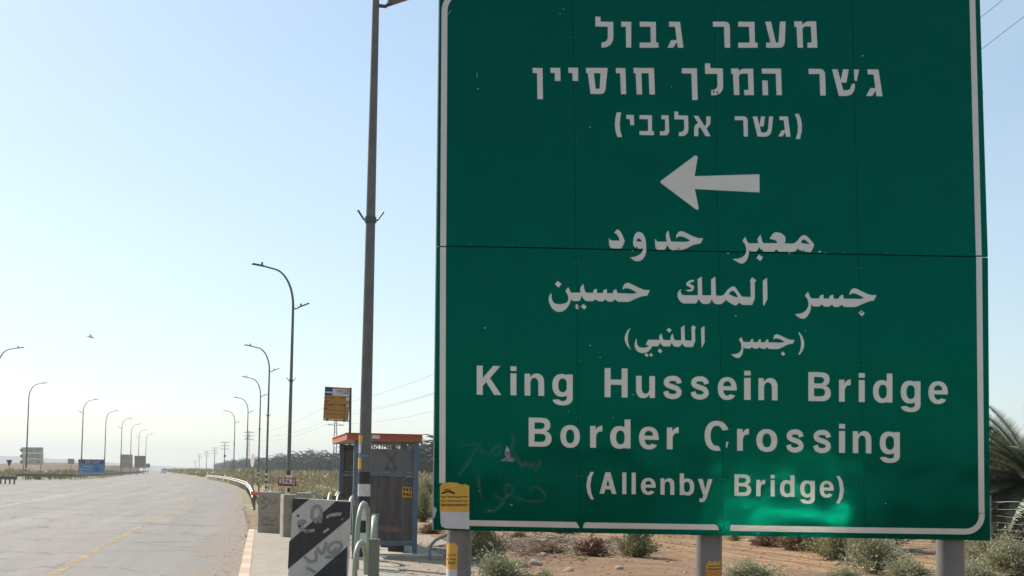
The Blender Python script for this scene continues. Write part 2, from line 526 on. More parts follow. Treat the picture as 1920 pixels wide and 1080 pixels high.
# kerb with pink and yellow blocks, and the paved footway beside it
kb = MB()
KY0, KY1 = 13.0, 33.0
def kerb_x(y): return lerp_tab([(18, -3.80), (32, -6.52)], y)
yy = KY0; i = 0
while yy < KY1:
    y2 = min(yy + 0.98, KY1)
    for_x = [kerb_x(yy), kerb_x(y2)]
    a = [(for_x[0], yy, -0.02), (for_x[0] + 0.17, yy, -0.02), (for_x[1] + 0.17, y2, -0.02), (for_x[1], y2, -0.02)]
    b = [(for_x[0] + 0.015, yy, 0.135), (for_x[0] + 0.17, yy, 0.135), (for_x[1] + 0.17, y2, 0.135), (for_x[1] + 0.015, y2, 0.135)]
    kb.add(a + b, [(4, 5, 6, 7), (0, 1, 5, 4), (2, 3, 7, 6), (0, 4, 7, 3), (1, 2, 6, 5)], i % 2)
    yy += 1.0; i += 1
M_KPINK = mat("faded_red_kerb", (0.48, 0.27, 0.235), 0.85, (0.42, 0.31, 0.265), 6, 0.9, 0.2, 60)
M_KYEL = mat("faded_yellow_kerb", (0.50, 0.41, 0.23), 0.85, (0.45, 0.39, 0.28), 6, 0.9, 0.2, 60)
structure(kb.build("kerb", [M_KPINK, M_KYEL]))
pm = mat("paver_blocks", (0.40, 0.36, 0.29), 0.9)
pos = N(pm, "ShaderNodeTexCoord").outputs["Object"]
mp = N(pm, "ShaderNodeMapping"); mp.inputs["Rotation"].default_value = (0, 0, R(11 + 90)); L(pm, pos, mp.inputs[0])
br = N(pm, "ShaderNodeTexBrick")
br.inputs["Scale"].default_value = 1.0
br.inputs["Brick Width"].default_value = 0.24; br.inputs["Row Height"].default_value = 0.12
br.inputs["Mortar Size"].default_value = 0.011
br.inputs["Color1"].default_value = (0.34, 0.30, 0.245, 1); br.inputs["Color2"].default_value = (0.28, 0.25, 0.21, 1); br.inputs["Mortar"].default_value = (0.12, 0.10, 0.075, 1)
L(pm, mp.outputs[0], br.inputs["Vector"])
L(pm, mixc(pm, mathn(pm, 'MULTIPLY', noisef(pm, pos, 2.0, 7), 0.35), br.outputs["Color"], (0.38, 0.31, 0.23)), pm.node_tree.nodes["Principled BSDF"].inputs["Base Color"])
bumpn(pm, mathn(pm, 'ADD', mathn(pm, 'MULTIPLY', br.outputs["Fac"], -1.0), mathn(pm, 'MULTIPLY', noisef(pm, pos, 40), 0.4)), 0.5, 0.01)
pv = MB()
ylist = [KY0 + i for i in range(int(KY1 - KY0) + 1)]
for yy in ylist:
    pv.v += [(kerb_x(yy) + 0.17, yy, 0.128), (kerb_x(yy) + 2.5, yy, 0.128), (kerb_x(yy) + 2.5, yy, -0.1)]
for i in range(len(ylist) - 1):
    a = 3 * i
    pv.f += [(a, a + 1, a + 4, a + 3), (a + 1, a + 2, a + 5, a + 4)]; pv.mi += [0, 0]
n = 3 * (len(ylist) - 1)
pv.f.append((n, n + 1, n + 2)); pv.mi.append(0)
structure(pv.build("pavement", pm))
# trampled gravel apron round the shelter
am = mat("gravel_apron", (0.20, 0.16, 0.12), 0.95, (0.34, 0.27, 0.20), 7, 0.9, 0.9, 45)
ap = MB()
ring = [(-1.75, 15), (-0.2, 15.5), (-0.2, 19), (-0.45, 23), (-0.7, 25.6), (-1.0, 27.2), (-1.2, 30), (-2.2, 34), (-4.0, 34.5), (-4.35, 33)]
pts = []
for i in range(len(ring)):
    a, b = Vector(ring[i]), Vector(ring[(i + 1) % len(ring)])
    for k in range(6):
        p = a.lerp(b, k / 6)
        p += Vector((noise.noise(Vector((p.x * 2, p.y * 2, 0))), noise.noise(Vector((p.x * 2, p.y * 2, 5))))) * 0.25
        pts.append((p.x, p.y))
ap.sheet([pts], lambda x, y: Vector((x, y, 0.012)))
structure(ap.build("apron", am))

# ------------------------------------------------------------------ the green road sign
SY = 10.55                                      # the sign stands this far ahead, facing the viewer
def on_sign(off=0.0):
    return lambda px, py: at_depth(px, py, SY) + Vector((0, -off, 0))
SGN = at_depth(1340, 900, SY); SGN.z = 0
sign = thing("road_sign", "huge green trilingual border crossing sign with a white arrow, on three grey posts", "road sign", SGN)
def green_mat():
    m = mat("green_reflective_sheeting", (0.0, 0.045, 0.035), 0.5, spec=0.0)
    b = m.node_tree.nodes["Principled BSDF"]
    pos = N(m, "ShaderNodeTexCoord").outputs["Object"]
    f = noisef(m, pos, 1.3, 7, 0.35, 0.65)
    L(m, mixc(m, mathn(m, 'MULTIPLY', f, 0.5), (0.0, 0.029, 0.023), (0.0005, 0.037, 0.029)), b.inputs["Base Color"])
    oi = N(m, "ShaderNodeObjectInfo")
    src = b.inputs["Base Color"].links[0].from_socket
    hv = N(m, "ShaderNodeHueSaturation"); L(m, src, hv.inputs["Color"])
    L(m, mathn(m, 'ADD', 0.86, mathn(m, 'MULTIPLY', oi.outputs["Random"], 0.28)), hv.inputs["Value"]); L(m, hv.outputs[0], b.inputs["Base Color"])
    # the beads under the green film send light back tinted green
    gl = N(m, "ShaderNodeBsdfGlossy"); gl.inputs["Color"].default_value = (0.001, 0.66, 0.38, 1); gl.inputs["Roughness"].default_value = 0.125
    wv = N(m, "ShaderNodeTexNoise"); wv.inputs["Scale"].default_value = 1.9; wv.inputs["Detail"].default_value = 1.5; L(m, pos, wv.inputs["Vector"])
    bp = N(m, "ShaderNodeBump"); bp.inputs["Strength"].default_value = 1.0; bp.inputs["Distance"].default_value = 0.012
    L(m, wv.outputs["Fac"], bp.inputs["Height"]); L(m, bp.outputs[0], gl.inputs["Normal"])
    ms = N(m, "ShaderNodeMixShader"); ms.inputs[0].default_value = 0.078
    L(m, b.outputs[0], ms.inputs[1]); L(m, gl.outputs[0], ms.inputs[2]); L(m, ms.outputs[0], m.node_tree.nodes["Material Output"].inputs[0])
    return m
M_GREEN = green_mat()
M_LETTER = mat("white_reflective_sheeting", (0.62, 0.57, 0.52), 0.5, (0.54, 0.495, 0.45), 5, 0.7, spec=0.15)
def beads(m, col, fac, rough):
    b = m.node_tree.nodes["Principled BSDF"]
    gl = N(m, "ShaderNodeBsdfGlossy"); gl.inputs["Color"].default_value = (*col, 1); gl.inputs["Roughness"].default_value = rough
    ms = N(m, "ShaderNodeMixShader"); ms.inputs[0].default_value = fac
    L(m, b.outputs[0], ms.inputs[1]); L(m, gl.outputs[0], ms.inputs[2]); L(m, ms.outputs[0], m.node_tree.nodes["Material Output"].inputs[0])
beads(M_LETTER, (0.95, 0.86, 0.74), 0.15, 0.12)
M_SEAM = mat("dark_joint", (0.004, 0.028, 0.024), 0.8)
M_ALU = mat("weathered_aluminium", (0.42, 0.41, 0.40), 0.5, (0.33, 0.32, 0.31), 10, 0.6, metal=0.3)
M_RIVET = mat("rivet_heads", (0.012, 0.035, 0.03), 0.5)
def sx_left(y): return 824.5 + (812.5 - 824.5) * y / 994 if y <= 470 else 819.0 + (812.5 - 819.0) * (y - 470) / 524
def sx_right(y): return 1837.5 + (1852.5 - 1837.5) * y / 481 if y <= 481 else 1853.5 + (1856.5 - 1853.5) * (y - 481) / 533
TOP = -95
def seam_y(px): return 461 + (px - 816) * 21 / 1036
def bot_y(px): return 993.5 + (px - 812) * 20.5 / 1044
def top_y(px): return TOP + (px - 816) * 0.0195
def vseam(k, y): return [(1074, 1087), (1338.5, 1357), (1598, 1622)][k][0] + ([(1074, 1087), (1338.5, 1357), (1598, 1622)][k][1] - [(1074, 1087), (1338.5, 1357), (1598, 1622)][k][0]) * (y + 0) / 1000
BACK = Vector((0, 0.035, 0))
for row in (0, 1):
    for k in range(4):
        g_ = 0.24
        def edge_l(y): return sx_left(y) if k == 0 else vseam(k - 1, y) + g_
        def edge_r(y): return sx_right(y) if k == 3 else vseam(k, y) - g_
        yt0 = (lambda p: top_y(p)) if row == 0 else (lambda p: seam_y(p) + 1.0)
        yb0 = (lambda p: seam_y(p) - 1.0) if row == 0 else (lambda p: bot_y(p))
        tl = edge_l(yt0(900 + 250 * k)); tr = edge_r(yt0(900 + 250 * k))
        bl = edge_l(yb0(900 + 250 * k)); brr = edge_r(yb0(900 + 250 * k))
        poly = [(tl, yt0(tl)), (tr, yt0(tr)), (brr, yb0(brr)), (bl, yb0(bl))]
        mb = MB()
        mb.prism(poly, BACK, on_sign(0.0), 0)
        # rivets in pairs down the joint
        if k < 3:
            ry = [-60, 70, 168, 265, 365] if row == 0 else [492, 575, 675, 783, 893]
            for y_ in ry:
                for dx in (-3.4, 3.4):
                    if k == 2 and dx < 0: pass
                    c = on_sign(0.0035)(vseam(k, y_) + dx - (0 if dx < 0 else 0), y_ + dx * 0.15 + (k * 5))
                    mb.box(c, (0.014, 0.008, 0.014), 1)
        ex = [830 + 26 * j for j in range(40)]
        for e in ex:
            if edge_l(500) < e < edge_r(500) and (e // 26) % 3 == 0:
                yy_ = (seam_y(e) - 4 if row == 0 else bot_y(e) - 5)
                mb.box(on_sign(0.003)(e, yy_), (0.013, 0.007, 0.013), 1)
        mb.build("panel", [M_GREEN, M_RIVET], sign, origin=SGN)
# dark backing seen through the joints, and stiffening rails behind
mb = MB()
q = [(sx_left(TOP) + 3, top_y(820) + 3), (sx_right(0) - 3, top_y(1840) + 3), (sx_right(1000) - 3, bot_y(1850) - 3), (sx_left(990) + 3, bot_y(815) - 3)]
mb.prism(q, Vector((0, 0.006, 0)), lambda a, b: on_sign()(a, b) + Vector((0, 0.037, 0)))
mb.build("backing", M_SEAM, sign, origin=SGN)
mb = MB()
for y_ in (-40, 150, 340, 560, 760, 950):
    a, b = on_sign()(822, y_), on_sign()(1848, y_ + 20)
    mb.tube([a + Vector((0, 0.09, 0)), b + Vector((0, 0.09, 0))], 0.04, 4)
mb.build("rail", M_GALV, sign, origin=SGN)
# bright metal edging
mb = MB()
def edging(p, q, w):
    p, q = Vector(p), Vector(q)
    t = (q - p).normalized(); nrm = Vector((-t.y, t.x)) * w
    mb.prism([tuple(p), tuple(q), tuple(q + nrm), tuple(p + nrm)], Vector((0, 0.045, 0)), on_sign(0.004))
edging((sx_left(TOP), top_y(820)), (819, 470), 2.0)
edging((819, 470.8), (812.5, 994), 2.0)
mb.build("edge_trim", M_ALU, sign, origin=SGN)
# white border line
mb = MB()
T = on_sign(0.003)
def arc(cx, cy, r0, r1, a0, a1, n=10):
    o = [(cx + r1 * math.cos(R(a0 + (a1 - a0) * i / n)), cy + r1 * math.sin(R(a0 + (a1 - a0) * i / n))) for i in range(n + 1)]
    i_ = [(cx + r0 * math.cos(R(a1 - (a1 - a0) * i / n)), cy + r0 * math.sin(R(a1 - (a1 - a0) * i / n))) for i in range(n + 1)]
    return o + i_
mb.sheet([[(828.0, 22), (839.0, 22), (837.6, 300), (836.6, 461), (836.3, 461.5), (825.5, 461.2), (826.6, 250)]], T)
mb.sheet([[(825.3, 463.6), (836.3, 463.8), (835.2, 906), (823.6, 906)]], T)
mb.sheet([arc(875, 22, 36, 47, 180, 270)], T)
mb.sheet([[(875, -25), (1793.5, -33), (1793.5, -22), (875, -14)]], T)
mb.sheet([arc(1793.5, 2, 24, 35, 270, 360)], T)
mb.sheet([[(1817.5, 2), (1828.5, 2), (1833.6, 200), (1840.5, 479), (1829.5, 479), (1822.4, 200)]], T)
mb.sheet([[(1830.0, 481.5), (1841.0, 481.7), (1845.8, 962), (1834.8, 962)]], T)
mb.sheet([arc(1811, 967, 24, 35, -8, 92, 14)], T)
mb.sheet([[(1370, 984.2), (1621, 988.8), (1810, 991.2), (1810, 1002.2), (1621, 999.6), (1368.3, 995.2)]], T)
mb.sheet([[(1097, 979.4), (1341, 983.4), (1346, 986.5), (1348, 993.8), (1093, 990), (1094.2, 983)]], T)
mb.sheet([[(872, 975), (1080.5, 978.8), (1084, 985), (1087.3, 990), (872, 985.8)]], T)
mb.build("border_line", M_LETTER, sign, origin=SGN)

# the writing
def poly_line(name, items, to3=T):
    mb = MB()
    for it in items: mb.sheet(it, to3)
    return mb.build(name, M_LETTER, sign, origin=SGN)
def tf(ox, oy, s): return lambda pts: [(ox + a / s, oy + b / s) for a, b in pts]
A = tf(960, 0, 3.8575); B = tf(1320, 0, 3.8575)
h1 = [
 [A([(603,120),(640,122),(640,157),(732,159),(733,265),(729,298),(712,325),(682,342),(647,346),(647,308),(665,306),(683,296),(692,278),(693,194),(603,192)])],
 [A([(790,157),(862,159),(862,345),(825,345),(823,194),(790,194)])],
 [A([(924,157),(1040,159),(1042,308),(1060,310),(1060,346),(923,346),(923,308),(1003,309),(1002,194),(924,194)])],
 [A([(1135,157),(1215,159),(1240,346),(1199,346),(1193,305),(1166,346),(1124,346),(1150,291),(1191,291),(1179,194),(1135,194)])],
 [B([(63,157),(150,157),(172,162),(184,180),(187,205),(189,346),(149,346),(144,194),(65,194)])],
 [B([(247,157),(365,159),(368,308),(388,310),(388,346),(247,346),(247,309),(330,309),(325,194),(247,194)])],
 [B([(442,157),(484,157),(520,309),(538,308),(549,157),(590,157),(584,308),(576,332),(560,344),(540,346),(450,346),(448,309),(480,309)])],
 [B([(652,155),(707,155),(712,178),(728,165),(750,155),(810,155),(820,346),(748,346),(748,308),(778,308),(772,192),(728,192),(712,208),(716,346),(676,346),(668,194),(652,194)])],
]
h2 = [
 [A([(148,491),(221,493),(224,718),(184,718),(181,529),(150,529)])],
 [A([(277,491),(349,492),(351,586),(310,586),(310,529),(279,528)])],
 [A([(407,490),(478,491),(479,586),(438,586),(437,529),(408,528)])],
 [A([(534,491),(692,492),(677,640),(673,662),(660,676),(640,681),(568,680),(548,529),(536,529)]), A([(592,530),(640,531),(634,642),(605,642)])],
 [A([(750,492),(820,494),(826,682),(788,682),(782,531),(752,530)])],
 [A([(878,491),(1027,493),(1034,684),(994,684),(988,531),(936,530),(941,684),(902,684),(894,531),(880,530)])],
 [A([(1228,494),(1337,495),(1343,724),(1303,724),(1297,533),(1228,532)])],
 [A([(1395,459),(1432,459),(1434,493),(1525,496),(1527,630),(1521,655),(1503,677),(1475,689),(1440,690),(1440,652),(1460,650),(1478,640),(1486,620),(1484,536),(1396,535)])],
 [B([(195,496),(248,496),(252,515),(268,503),(285,497),(355,497),(361,689),(290,689),(290,651),(321,650),(317,533),(266,534),(252,549),(256,688),(216,688),(209,536),(197,535)])],
 [B([(417,496),(556,497),(563,689),(524,689),(518,533),(418,533)])], [B([(420,582),(460,583),(464,689),(424,689)])],
 [B([(755,498),(842,499),(862,506),(874,525),(877,560),(880,692),(840,692),(835,536),(757,536)])],
 [B([(925,502),(966,502),(988,582),(1005,502),(1046,503),(1030,598),(991,598),(1006,652),(1035,654),(1055,645),(1068,610),(1088,603),(1092,630),(1082,665),(1060,688),(1030,695),(975,695)])], [B([(1083,503),(1121,504),(1104,588),(1088,583)])],
 [B([(1181,502),(1261,503),(1291,697),(1247,697),(1241,657),(1216,695),(1172,695),(1203,637),(1238,638),(1226,540),(1184,538)])],
]
h3 = [
 [A([(757,812),(791,815),(783,850),(779,900),(783,945),(796,992),(763,992),(750,955),(744,905),(747,860)])],
 [A([(826,831),(881,832),(883,906),(855,906),(853,862),(828,861)])],
 [A([(922,833),(1012,834),(1012,948),(1027,949),(1026,979),(922,977),(922,948),(984,948),(983,863),(922,862)])],
 [A([(1080,834),(1132,835),(1137,950),(1132,968),(1118,979),(1100,980),(1069,979),(1069,950),(1098,950),(1107,943),(1107,863),(1081,863)])],
 [A([(1174,807),(1202,808),(1202,835),(1273,837),(1276,940),(1270,962),(1252,979),(1235,985),(1207,985),(1207,956),(1228,954),(1242,945),(1246,925),(1244,865),(1174,864)])],
 [A([(1313,838),(1346,838),(1392,912),(1405,900),(1404,842),(1436,842),(1435,890),(1428,905),(1407,930),(1436,986),(1400,986),(1360,918),(1348,930),(1347,986),(1317,985),(1317,922),(1322,908),(1345,890)])],
 [B([(222,841),(290,842),(307,850),(316,866),(317,988),(287,988),(284,870),(222,870)])],
 [B([(352,843),(384,843),(401,907),(412,842),(441,843),(431,915),(403,915),(413,958),(440,960),(456,952),(463,930),(470,843),(500,843),(490,940),(482,968),(463,985),(440,989),(387,988)])],
 [B([(545,842),(607,843),(625,990),(592,989),(586,955),(568,988),(537,987),(562,942),(584,943),(576,870),(545,869)])],
 [B([(655,824),(685,824),(700,860),(708,905),(706,950),(694,1006),(663,1006),(676,960),(678,910),(672,865)])],
]
for h in (h1[:4], h1[4:], h2[:6], h2[6:11], h2[11:], h3[:6], h3[6:]): poly_line("lettering", h)
a = tf(1230, 285, 9.6)
poly_line("arrow", [[a([(80,537),(84,525),(95,513),(690,72),(705,64),(722,66),(738,78),(748,100),(695,436),(1862,403),(1862,730),(697,668),(768,1005),(766,1025),(752,1038),(735,1040),(712,1030),(100,570),(85,556)])]])
w = tf(1130, 420, 9.6)
ar1 = [
 [w([(112,255),(125,262),(130,280),(160,298),(308,302),(295,260),(270,210),(240,175),(212,165),(215,150),(250,104),(275,102),(310,125),(340,170),(370,235),(397,305),(385,345),(345,430),(325,442),(170,440),(140,425),(120,385),(114,330)])],
 [w([(490,600),(540,597),(590,587),(650,560),(700,518),(725,470),(728,438),(680,447),(620,445),(580,425),(555,390),(545,340),(555,260),(580,185),(620,145),(670,142),(720,170),(760,240),(780,330),(785,490),(760,580),(715,640),(660,670),(610,672),(560,655)]), w([(607,308),(615,280),(640,258),(670,268),(700,300),(706,318),(640,318)])],
 [w([(942,272),(960,280),(968,305),(985,318),(1155,320),(1140,240),(1140,180),(1160,140),(1185,115),(1195,180),(1210,260),(1232,318),(1450,322),(1530,318),(1575,300),(1520,265),(1460,235),(1400,222),(1360,228),(1325,258),(1318,245),(1330,190),(1360,150),(1400,130),(1450,135),(1530,175),(1620,220),(1710,252),(1810,260),(1760,352),(1700,362),(1620,380),(1540,425),(1460,460),(1400,470),(1240,468),(1205,450),(1185,415),(1165,375),(1140,430),(1115,468),(985,465),(955,440),(945,400),(942,330)])],
]
w = tf(1360, 420, 9.6)
ar1 += [
 [w([(138,640),(145,628),(210,628),(290,605),(350,560),(375,510),(372,430),(355,370),(308,308),(325,275),(358,228),(380,290),(410,340),(440,350),(595,348),(575,280),(590,250),(630,190),(645,240),(660,310),(685,345),(930,348),(925,320),(900,295),(860,280),(800,270),(810,240),(850,180),(890,150),(940,148),(1010,170),(1065,215),(1085,265),(1080,310),(1065,350),(1200,355),(1260,335),(1300,295),(1350,235),(1390,205),(1420,200),(1460,215),(1510,265),(1570,330),(1597,380),(1580,430),(1535,510),(1450,500),(1380,490),(1330,465),(1300,440),(1275,475),(1245,495),(1210,503),(960,498),(935,475),(915,458),(880,498),(690,498),(655,480),(630,450),(608,410),(585,465),(555,497),(450,495),(430,480),(415,455),(425,520),(410,590),(385,650),(345,695),(300,715),(250,705),(190,670)]), w([(1362,345),(1375,300),(1405,275),(1450,300),(1500,345),(1522,372),(1440,352)])],
 [w([(558,612),(605,548),(680,602),(630,668)])],
]
w = tf(1020, 512, 8.727)
ar2 = [
 [w([(112,328),(125,345),(122,400),(140,460),(180,500),(250,510),(330,500),(385,475),(400,420),(390,360),(350,295),(370,265),(395,232),(415,270),(440,320),(470,322),(600,320),(590,250),(610,215),(640,175),(655,235),(670,300),(695,322),(800,325),(810,285),(830,265),(862,258),(868,325),(965,328),(970,290),(990,270),(1025,262),(1030,330),(1125,330),(1135,290),(1150,272),(1185,265),(1190,300),(1205,330),(1470,338),(1520,320),(1470,290),(1410,260),(1350,245),(1320,250),(1290,275),(1290,230),(1310,190),(1345,162),(1385,160),(1450,190),(1560,245),(1640,275),(1732,280),(1690,372),(1630,375),(1560,395),(1480,430),(1400,468),(1360,472),(1210,470),(1185,450),(1160,430),(1140,450),(1115,468),(1050,468),(1025,450),(1000,430),(965,465),(890,462),(865,445),(840,430),(800,460),(690,458),(655,435),(635,405),(620,370),(600,420),(580,458),(480,458),(455,445),(440,425),(425,490),(395,545),(350,600),(300,630),(240,637),(180,620),(130,575),(95,510),(75,450),(78,400),(95,355)])],
 [w([(178,185),(225,128),(288,180),(240,238)])], [w([(495,555),(530,505),(590,550),(548,600)])], [w([(603,552),(640,505),(700,548),(660,600)])],
]
w = tf(1260, 512, 9.6)
ar2 += [
 [w([(1632,140),(1710,82),(1718,460),(1660,585),(1648,588),(1638,560)])],
 [w([(170,295),(155,315),(155,350),(175,385),(215,400),(465,400),(460,110),(535,62),(543,380),(550,402),(705,402),(703,115),(780,62),(788,380),(805,408),(870,410),(920,400),(950,365),(1000,300),(1060,250),(1110,240),(1140,255),(1190,330),(1240,405),(1275,428),(1415,430),(1412,150),(1398,145),(1440,75),(1515,130),(1488,180),(1490,460),(1440,575),(1270,575),(1235,555),(1212,530),(1190,550),(1155,588),(1080,560),(1010,515),(965,480),(945,510),(915,540),(880,560),(800,562),(760,545),(735,515),(715,470),(695,520),(660,558),(555,555),(520,530),(495,495),(483,465),(460,510),(430,548),(220,548),(170,530),(130,490),(100,430),(98,380),(110,340),(135,305)]), w([(1022,375),(1050,335),(1085,320),(1120,330),(1160,380),(1190,440),(1110,425)])],
 [w([(403,122),(385,160),(345,165),(312,185),(340,205),(395,235),(398,265),(375,315),(330,335),(280,330),(240,305),(310,300),(360,280),(310,250),(262,225),(252,205),(270,165),(310,135),(350,125)])],
]
w = tf(1470, 528, 9.6)
ar2 += [
 [w([(192,585),(260,580),(330,565),(400,515),(435,450),(440,380),(420,315),(372,252),(390,230),(432,180),(450,230),(475,285),(500,303),(635,303),(640,260),(665,245),(708,230),(712,305),(810,305),(818,265),(840,248),(885,232),(890,308),(985,308),(995,270),(1020,250),(1062,235),(1065,275),(1080,308),(1390,312),(1438,295),(1390,265),(1320,230),(1260,210),(1215,212),(1188,242),(1175,235),(1185,190),(1210,145),(1250,122),(1300,125),(1380,165),(1480,215),(1560,242),(1665,245),(1615,345),(1560,350),(1480,375),(1400,410),(1320,445),(1265,460),(1090,458),(1060,440),(1035,418),(1005,440),(980,458),(905,458),(885,440),(858,415),(835,435),(810,453),(725,453),(700,430),(675,412),(650,435),(632,450),(525,448),(505,430),(487,400),(485,470),(465,550),(430,610),(390,655),(350,672),(300,665),(240,630)])],
 [w([(1340,570),(1385,512),(1450,562),(1408,628)])],
]
w = tf(1160, 600, 10.667)
ar3 = [
 [w([(1645,165),(1715,118),(1720,440),(1670,548),(1658,550)])],
 [w([(350,372),(362,390),(360,440),(375,500),(410,540),(470,555),(560,548),(605,515),(540,490),(590,395),(815,398),(808,335),(825,300),(855,265),(868,320),(880,370),(900,400),(1040,402),(1035,350),(1050,310),(1080,270),(1095,330),(1105,380),(1125,405),(1250,408),(1245,155),(1315,103),(1322,370),(1335,410),(1460,412),(1455,170),(1448,150),(1490,103),(1550,150),(1525,185),(1530,420),(1485,540),(1340,540),(1300,520),(1280,490),(1265,462),(1245,505),(1220,537),(1120,535),(1090,510),(1070,480),(1055,455),(1040,500),(1020,530),(900,528),(865,505),(845,475),(828,455),(810,495),(780,525),(670,525),(640,580),(600,625),(540,655),(470,665),(400,645),(350,600),(322,540),(318,490),(328,430)])],
 [w([(952,205),(1000,155),(1060,200),(1020,255)])], [w([(778,620),(820,570),(875,615),(835,670)])], [w([(517,700),(550,662),(598,700),(570,742)])], [w([(608,702),(645,660),(685,695),(655,742)])],
 [w([(240,158),(205,235),(185,310),(182,400),(195,480),(220,550),(248,605),(200,555),(150,490),(122,410),(120,340),(145,265),(190,195)])],
]
w = tf(1350, 608, 10.667)
ar3 += [
 [w([(220,600),(300,598),(370,575),(410,535),(430,480),(425,410),(405,350),(375,312),(390,290),(430,255),(445,300),(465,345),(490,355),(605,355),(610,320),(630,302),(660,292),(665,358),(755,358),(762,322),(780,308),(812,297),(815,360),(905,360),(912,325),(935,310),(962,300),(968,362),(1180,368),(1250,365),(1292,350),(1240,320),(1180,290),(1120,280),(1090,288),(1070,310),(1068,265),(1085,225),(1115,203),(1150,200),(1200,220),(1290,265),(1380,305),(1490,318),(1455,390),(1400,395),(1330,415),(1260,455),(1180,490),(1130,497),(985,495),(960,480),(940,458),(915,480),(895,492),(830,490),(810,475),(790,455),(765,475),(745,490),(680,487),(655,470),(635,455),(615,475),(595,488),(500,485),(480,470),(465,445),(462,520),(450,580),(425,630),(395,665),(350,675),(310,668),(260,635)])],
 [w([(1213,590),(1255,543),(1302,590),(1268,635)])],
 [w([(1562,160),(1590,165),(1640,235),(1672,310),(1685,385),(1675,470),(1640,545),(1590,608),(1562,605),(1595,545),(1615,470),(1622,390),(1615,310),(1595,230)])],
]
for h in (ar1[:3], ar1[3:], ar2[:4], ar2[4:7], ar2[7:], ar3[:7], ar3[7:]): poly_line("lettering", h)

# latin letters: outlines on a grid where capitals are 100 high, lower case 75, stems 19.5
def el(cx, cy, rx, ry, a0, a1, n=22, p=2.25):
    out = []
    for i in range(n + 1):
        a = R(a0 + (a1 - a0) * i / n); c, s_ = math.cos(a), math.sin(a)
        out.append((cx + rx * math.copysign(abs(c) ** (2 / p), c), cy + ry * math.copysign(abs(s_) ** (2 / p), s_)))
    return out
def rect(x0, y0, x1, y1): return [(x0, y0), (x1, y0), (x1, y1), (x0, y1)]
def band(pts, w):
    P = smooth(pts, 4); Lf, Rt = [], []
    for i, p in enumerate(P):
        t = (P[min(i + 1, len(P) - 1)] - P[max(i - 1, 0)]).normalized(); nrm = Vector((-t.y, t.x)) * w / 2
        Lf.append(tuple(p + nrm)); Rt.append(tuple(p - nrm))
    return Lf + Rt[::-1]
BOWL = [el(31, 37.5, 31, 39.5, 0, 345, 23), el(34, 37.5, 14.5, 24, 0, 345, 23)]
mirror = lambda ps, w: [[(w - x, y) for x, y in q] for q in ps]
ARCH = [(0, 0), (19.8, 0), (19.8, 40)] + el(33.5, 42, 13.7, 19.5, 180, 0, 12) + [(47.2, 0), (67, 0), (67, 46)] + el(41, 46, 26, 31, 0, 90, 10) + [(30, 74.5), (19, 64), (18.6, 75.5), (0, 75.5)]
LG = {
 "K": (84, [[[(0,0),(20.5,0),(20.5,30),(32,44),(60,0),(84,0),(45.5,58),(81,100),(56,100),(20.5,58),(20.5,100),(0,100)]]]),
 "i": (20, [[rect(0, 0, 20, 75.5)], [rect(0, 84, 20, 100)]]), "l": (20, [[rect(0, 0, 20, 100)]]),
 "n": (67, [[ARCH]]), "u": (67, [[[(67 - x, 75.5 - y) for x, y in ARCH]]]),
 "d": (67, [BOWL, [rect(47.4, 0, 67, 100)]]), "b": (67, [mirror(BOWL, 67), [rect(0, 0, 19.6, 100)]]),
 "g": (67, [BOWL, [rect(47.4, -6, 67, 75.5)], [[(67, -4)] + el(33.5, -6, 33.5, 25.5, 0, -168, 16) + [(20.5, -11)] + el(34, -6, 13.6, 10.5, -150, 0, 10)]]),
 "o": (68, [[el(34, 37.5, 34, 39.5, 0, 345, 23), el(34, 37.5, 14.4, 24, 0, 345, 23)]]),
 "e": (66, [[el(33, 37.5, 33, 39.5, 0, 325, 26) + el(33, 37.5, 14, 24.5, 312, 194, 12) + [(19, 31.5), (66, 31.5)], el(33, 45.5, 14, 17, 180, 0, 10)]]),
 "s": (65, [[band([(56,52),(52,62.5),(42,68.6),(31,69),(19,66.5),(11,58),(13,48.5),(22,43),(36,38.5),(49.5,32.5),(55.5,21.5),(50,11.5),(37,6.3),(25,7),(13,12.5),(9,24)], 17.5)]]),
 "r": (41, [[[(0,0),(19.8,0),(19.8,38),(22,48),(28,55.5),(41,57.5),(41,77),(33,76),(25,71),(19,61.5),(18.6,75.5),(0,75.5)]]]),
 "H": (79, [[[(0,0),(20.5,0),(20.5,43),(58.5,43),(58.5,0),(79,0),(79,100),(58.5,100),(58.5,61),(20.5,61),(20.5,100),(0,100)]]]),
 "B": (79, [[[(0,0),(46,0),(60,1.5),(71,8),(77.5,18),(79,29),(76,41),(69,49),(60,53.5),(69,59),(74,68),(74.5,79),(70,91),(60,98),(44,100),(0,100)], [(20,83.5),(41,83.5),(50,82),(54.5,77),(55,71.5),(52,65),(46,61.5),(38,61),(20,61)], [(20,44.5),(43,44.5),(53,42.5),(58,36.5),(58.5,29),(55.5,21),(49,17.5),(42,16.5),(20,16.5)]]]),
 "C": (84, [[el(42, 50, 42, 52, 22, 286, 24) + el(42, 50, 21.5, 35, 282, 30, 20)], [[(73.5, 29), (82, 31), (76, 9), (73, 10)]]]),
 "A": (79, [[[(0,0),(28,100),(51,100),(79,0),(57.5,0),(51.8,20.5),(27.2,20.5),(21.5,0)], [(31.7,37.5),(47.3,37.5),(39.5,66)]]]),
 "y": (67, [[[(0,75.5),(21.5,75.5),(34,27),(46,75.5),(67,75.5),(42,-4),(36,-20),(27,-29.5),(14,-32),(7,-31),(7,-14.5),(17,-15),(22.5,-10),(24.5,-1)]]]),
 "(": (35, [[[(20,100),(35,100),(24,76),(18,36),(24,-2),(36,-27),(21,-27),(6,0),(0,36),(6,75)]]]),
}
LG[")"] = (35, [mirror(LG["("][1][0], 36)])
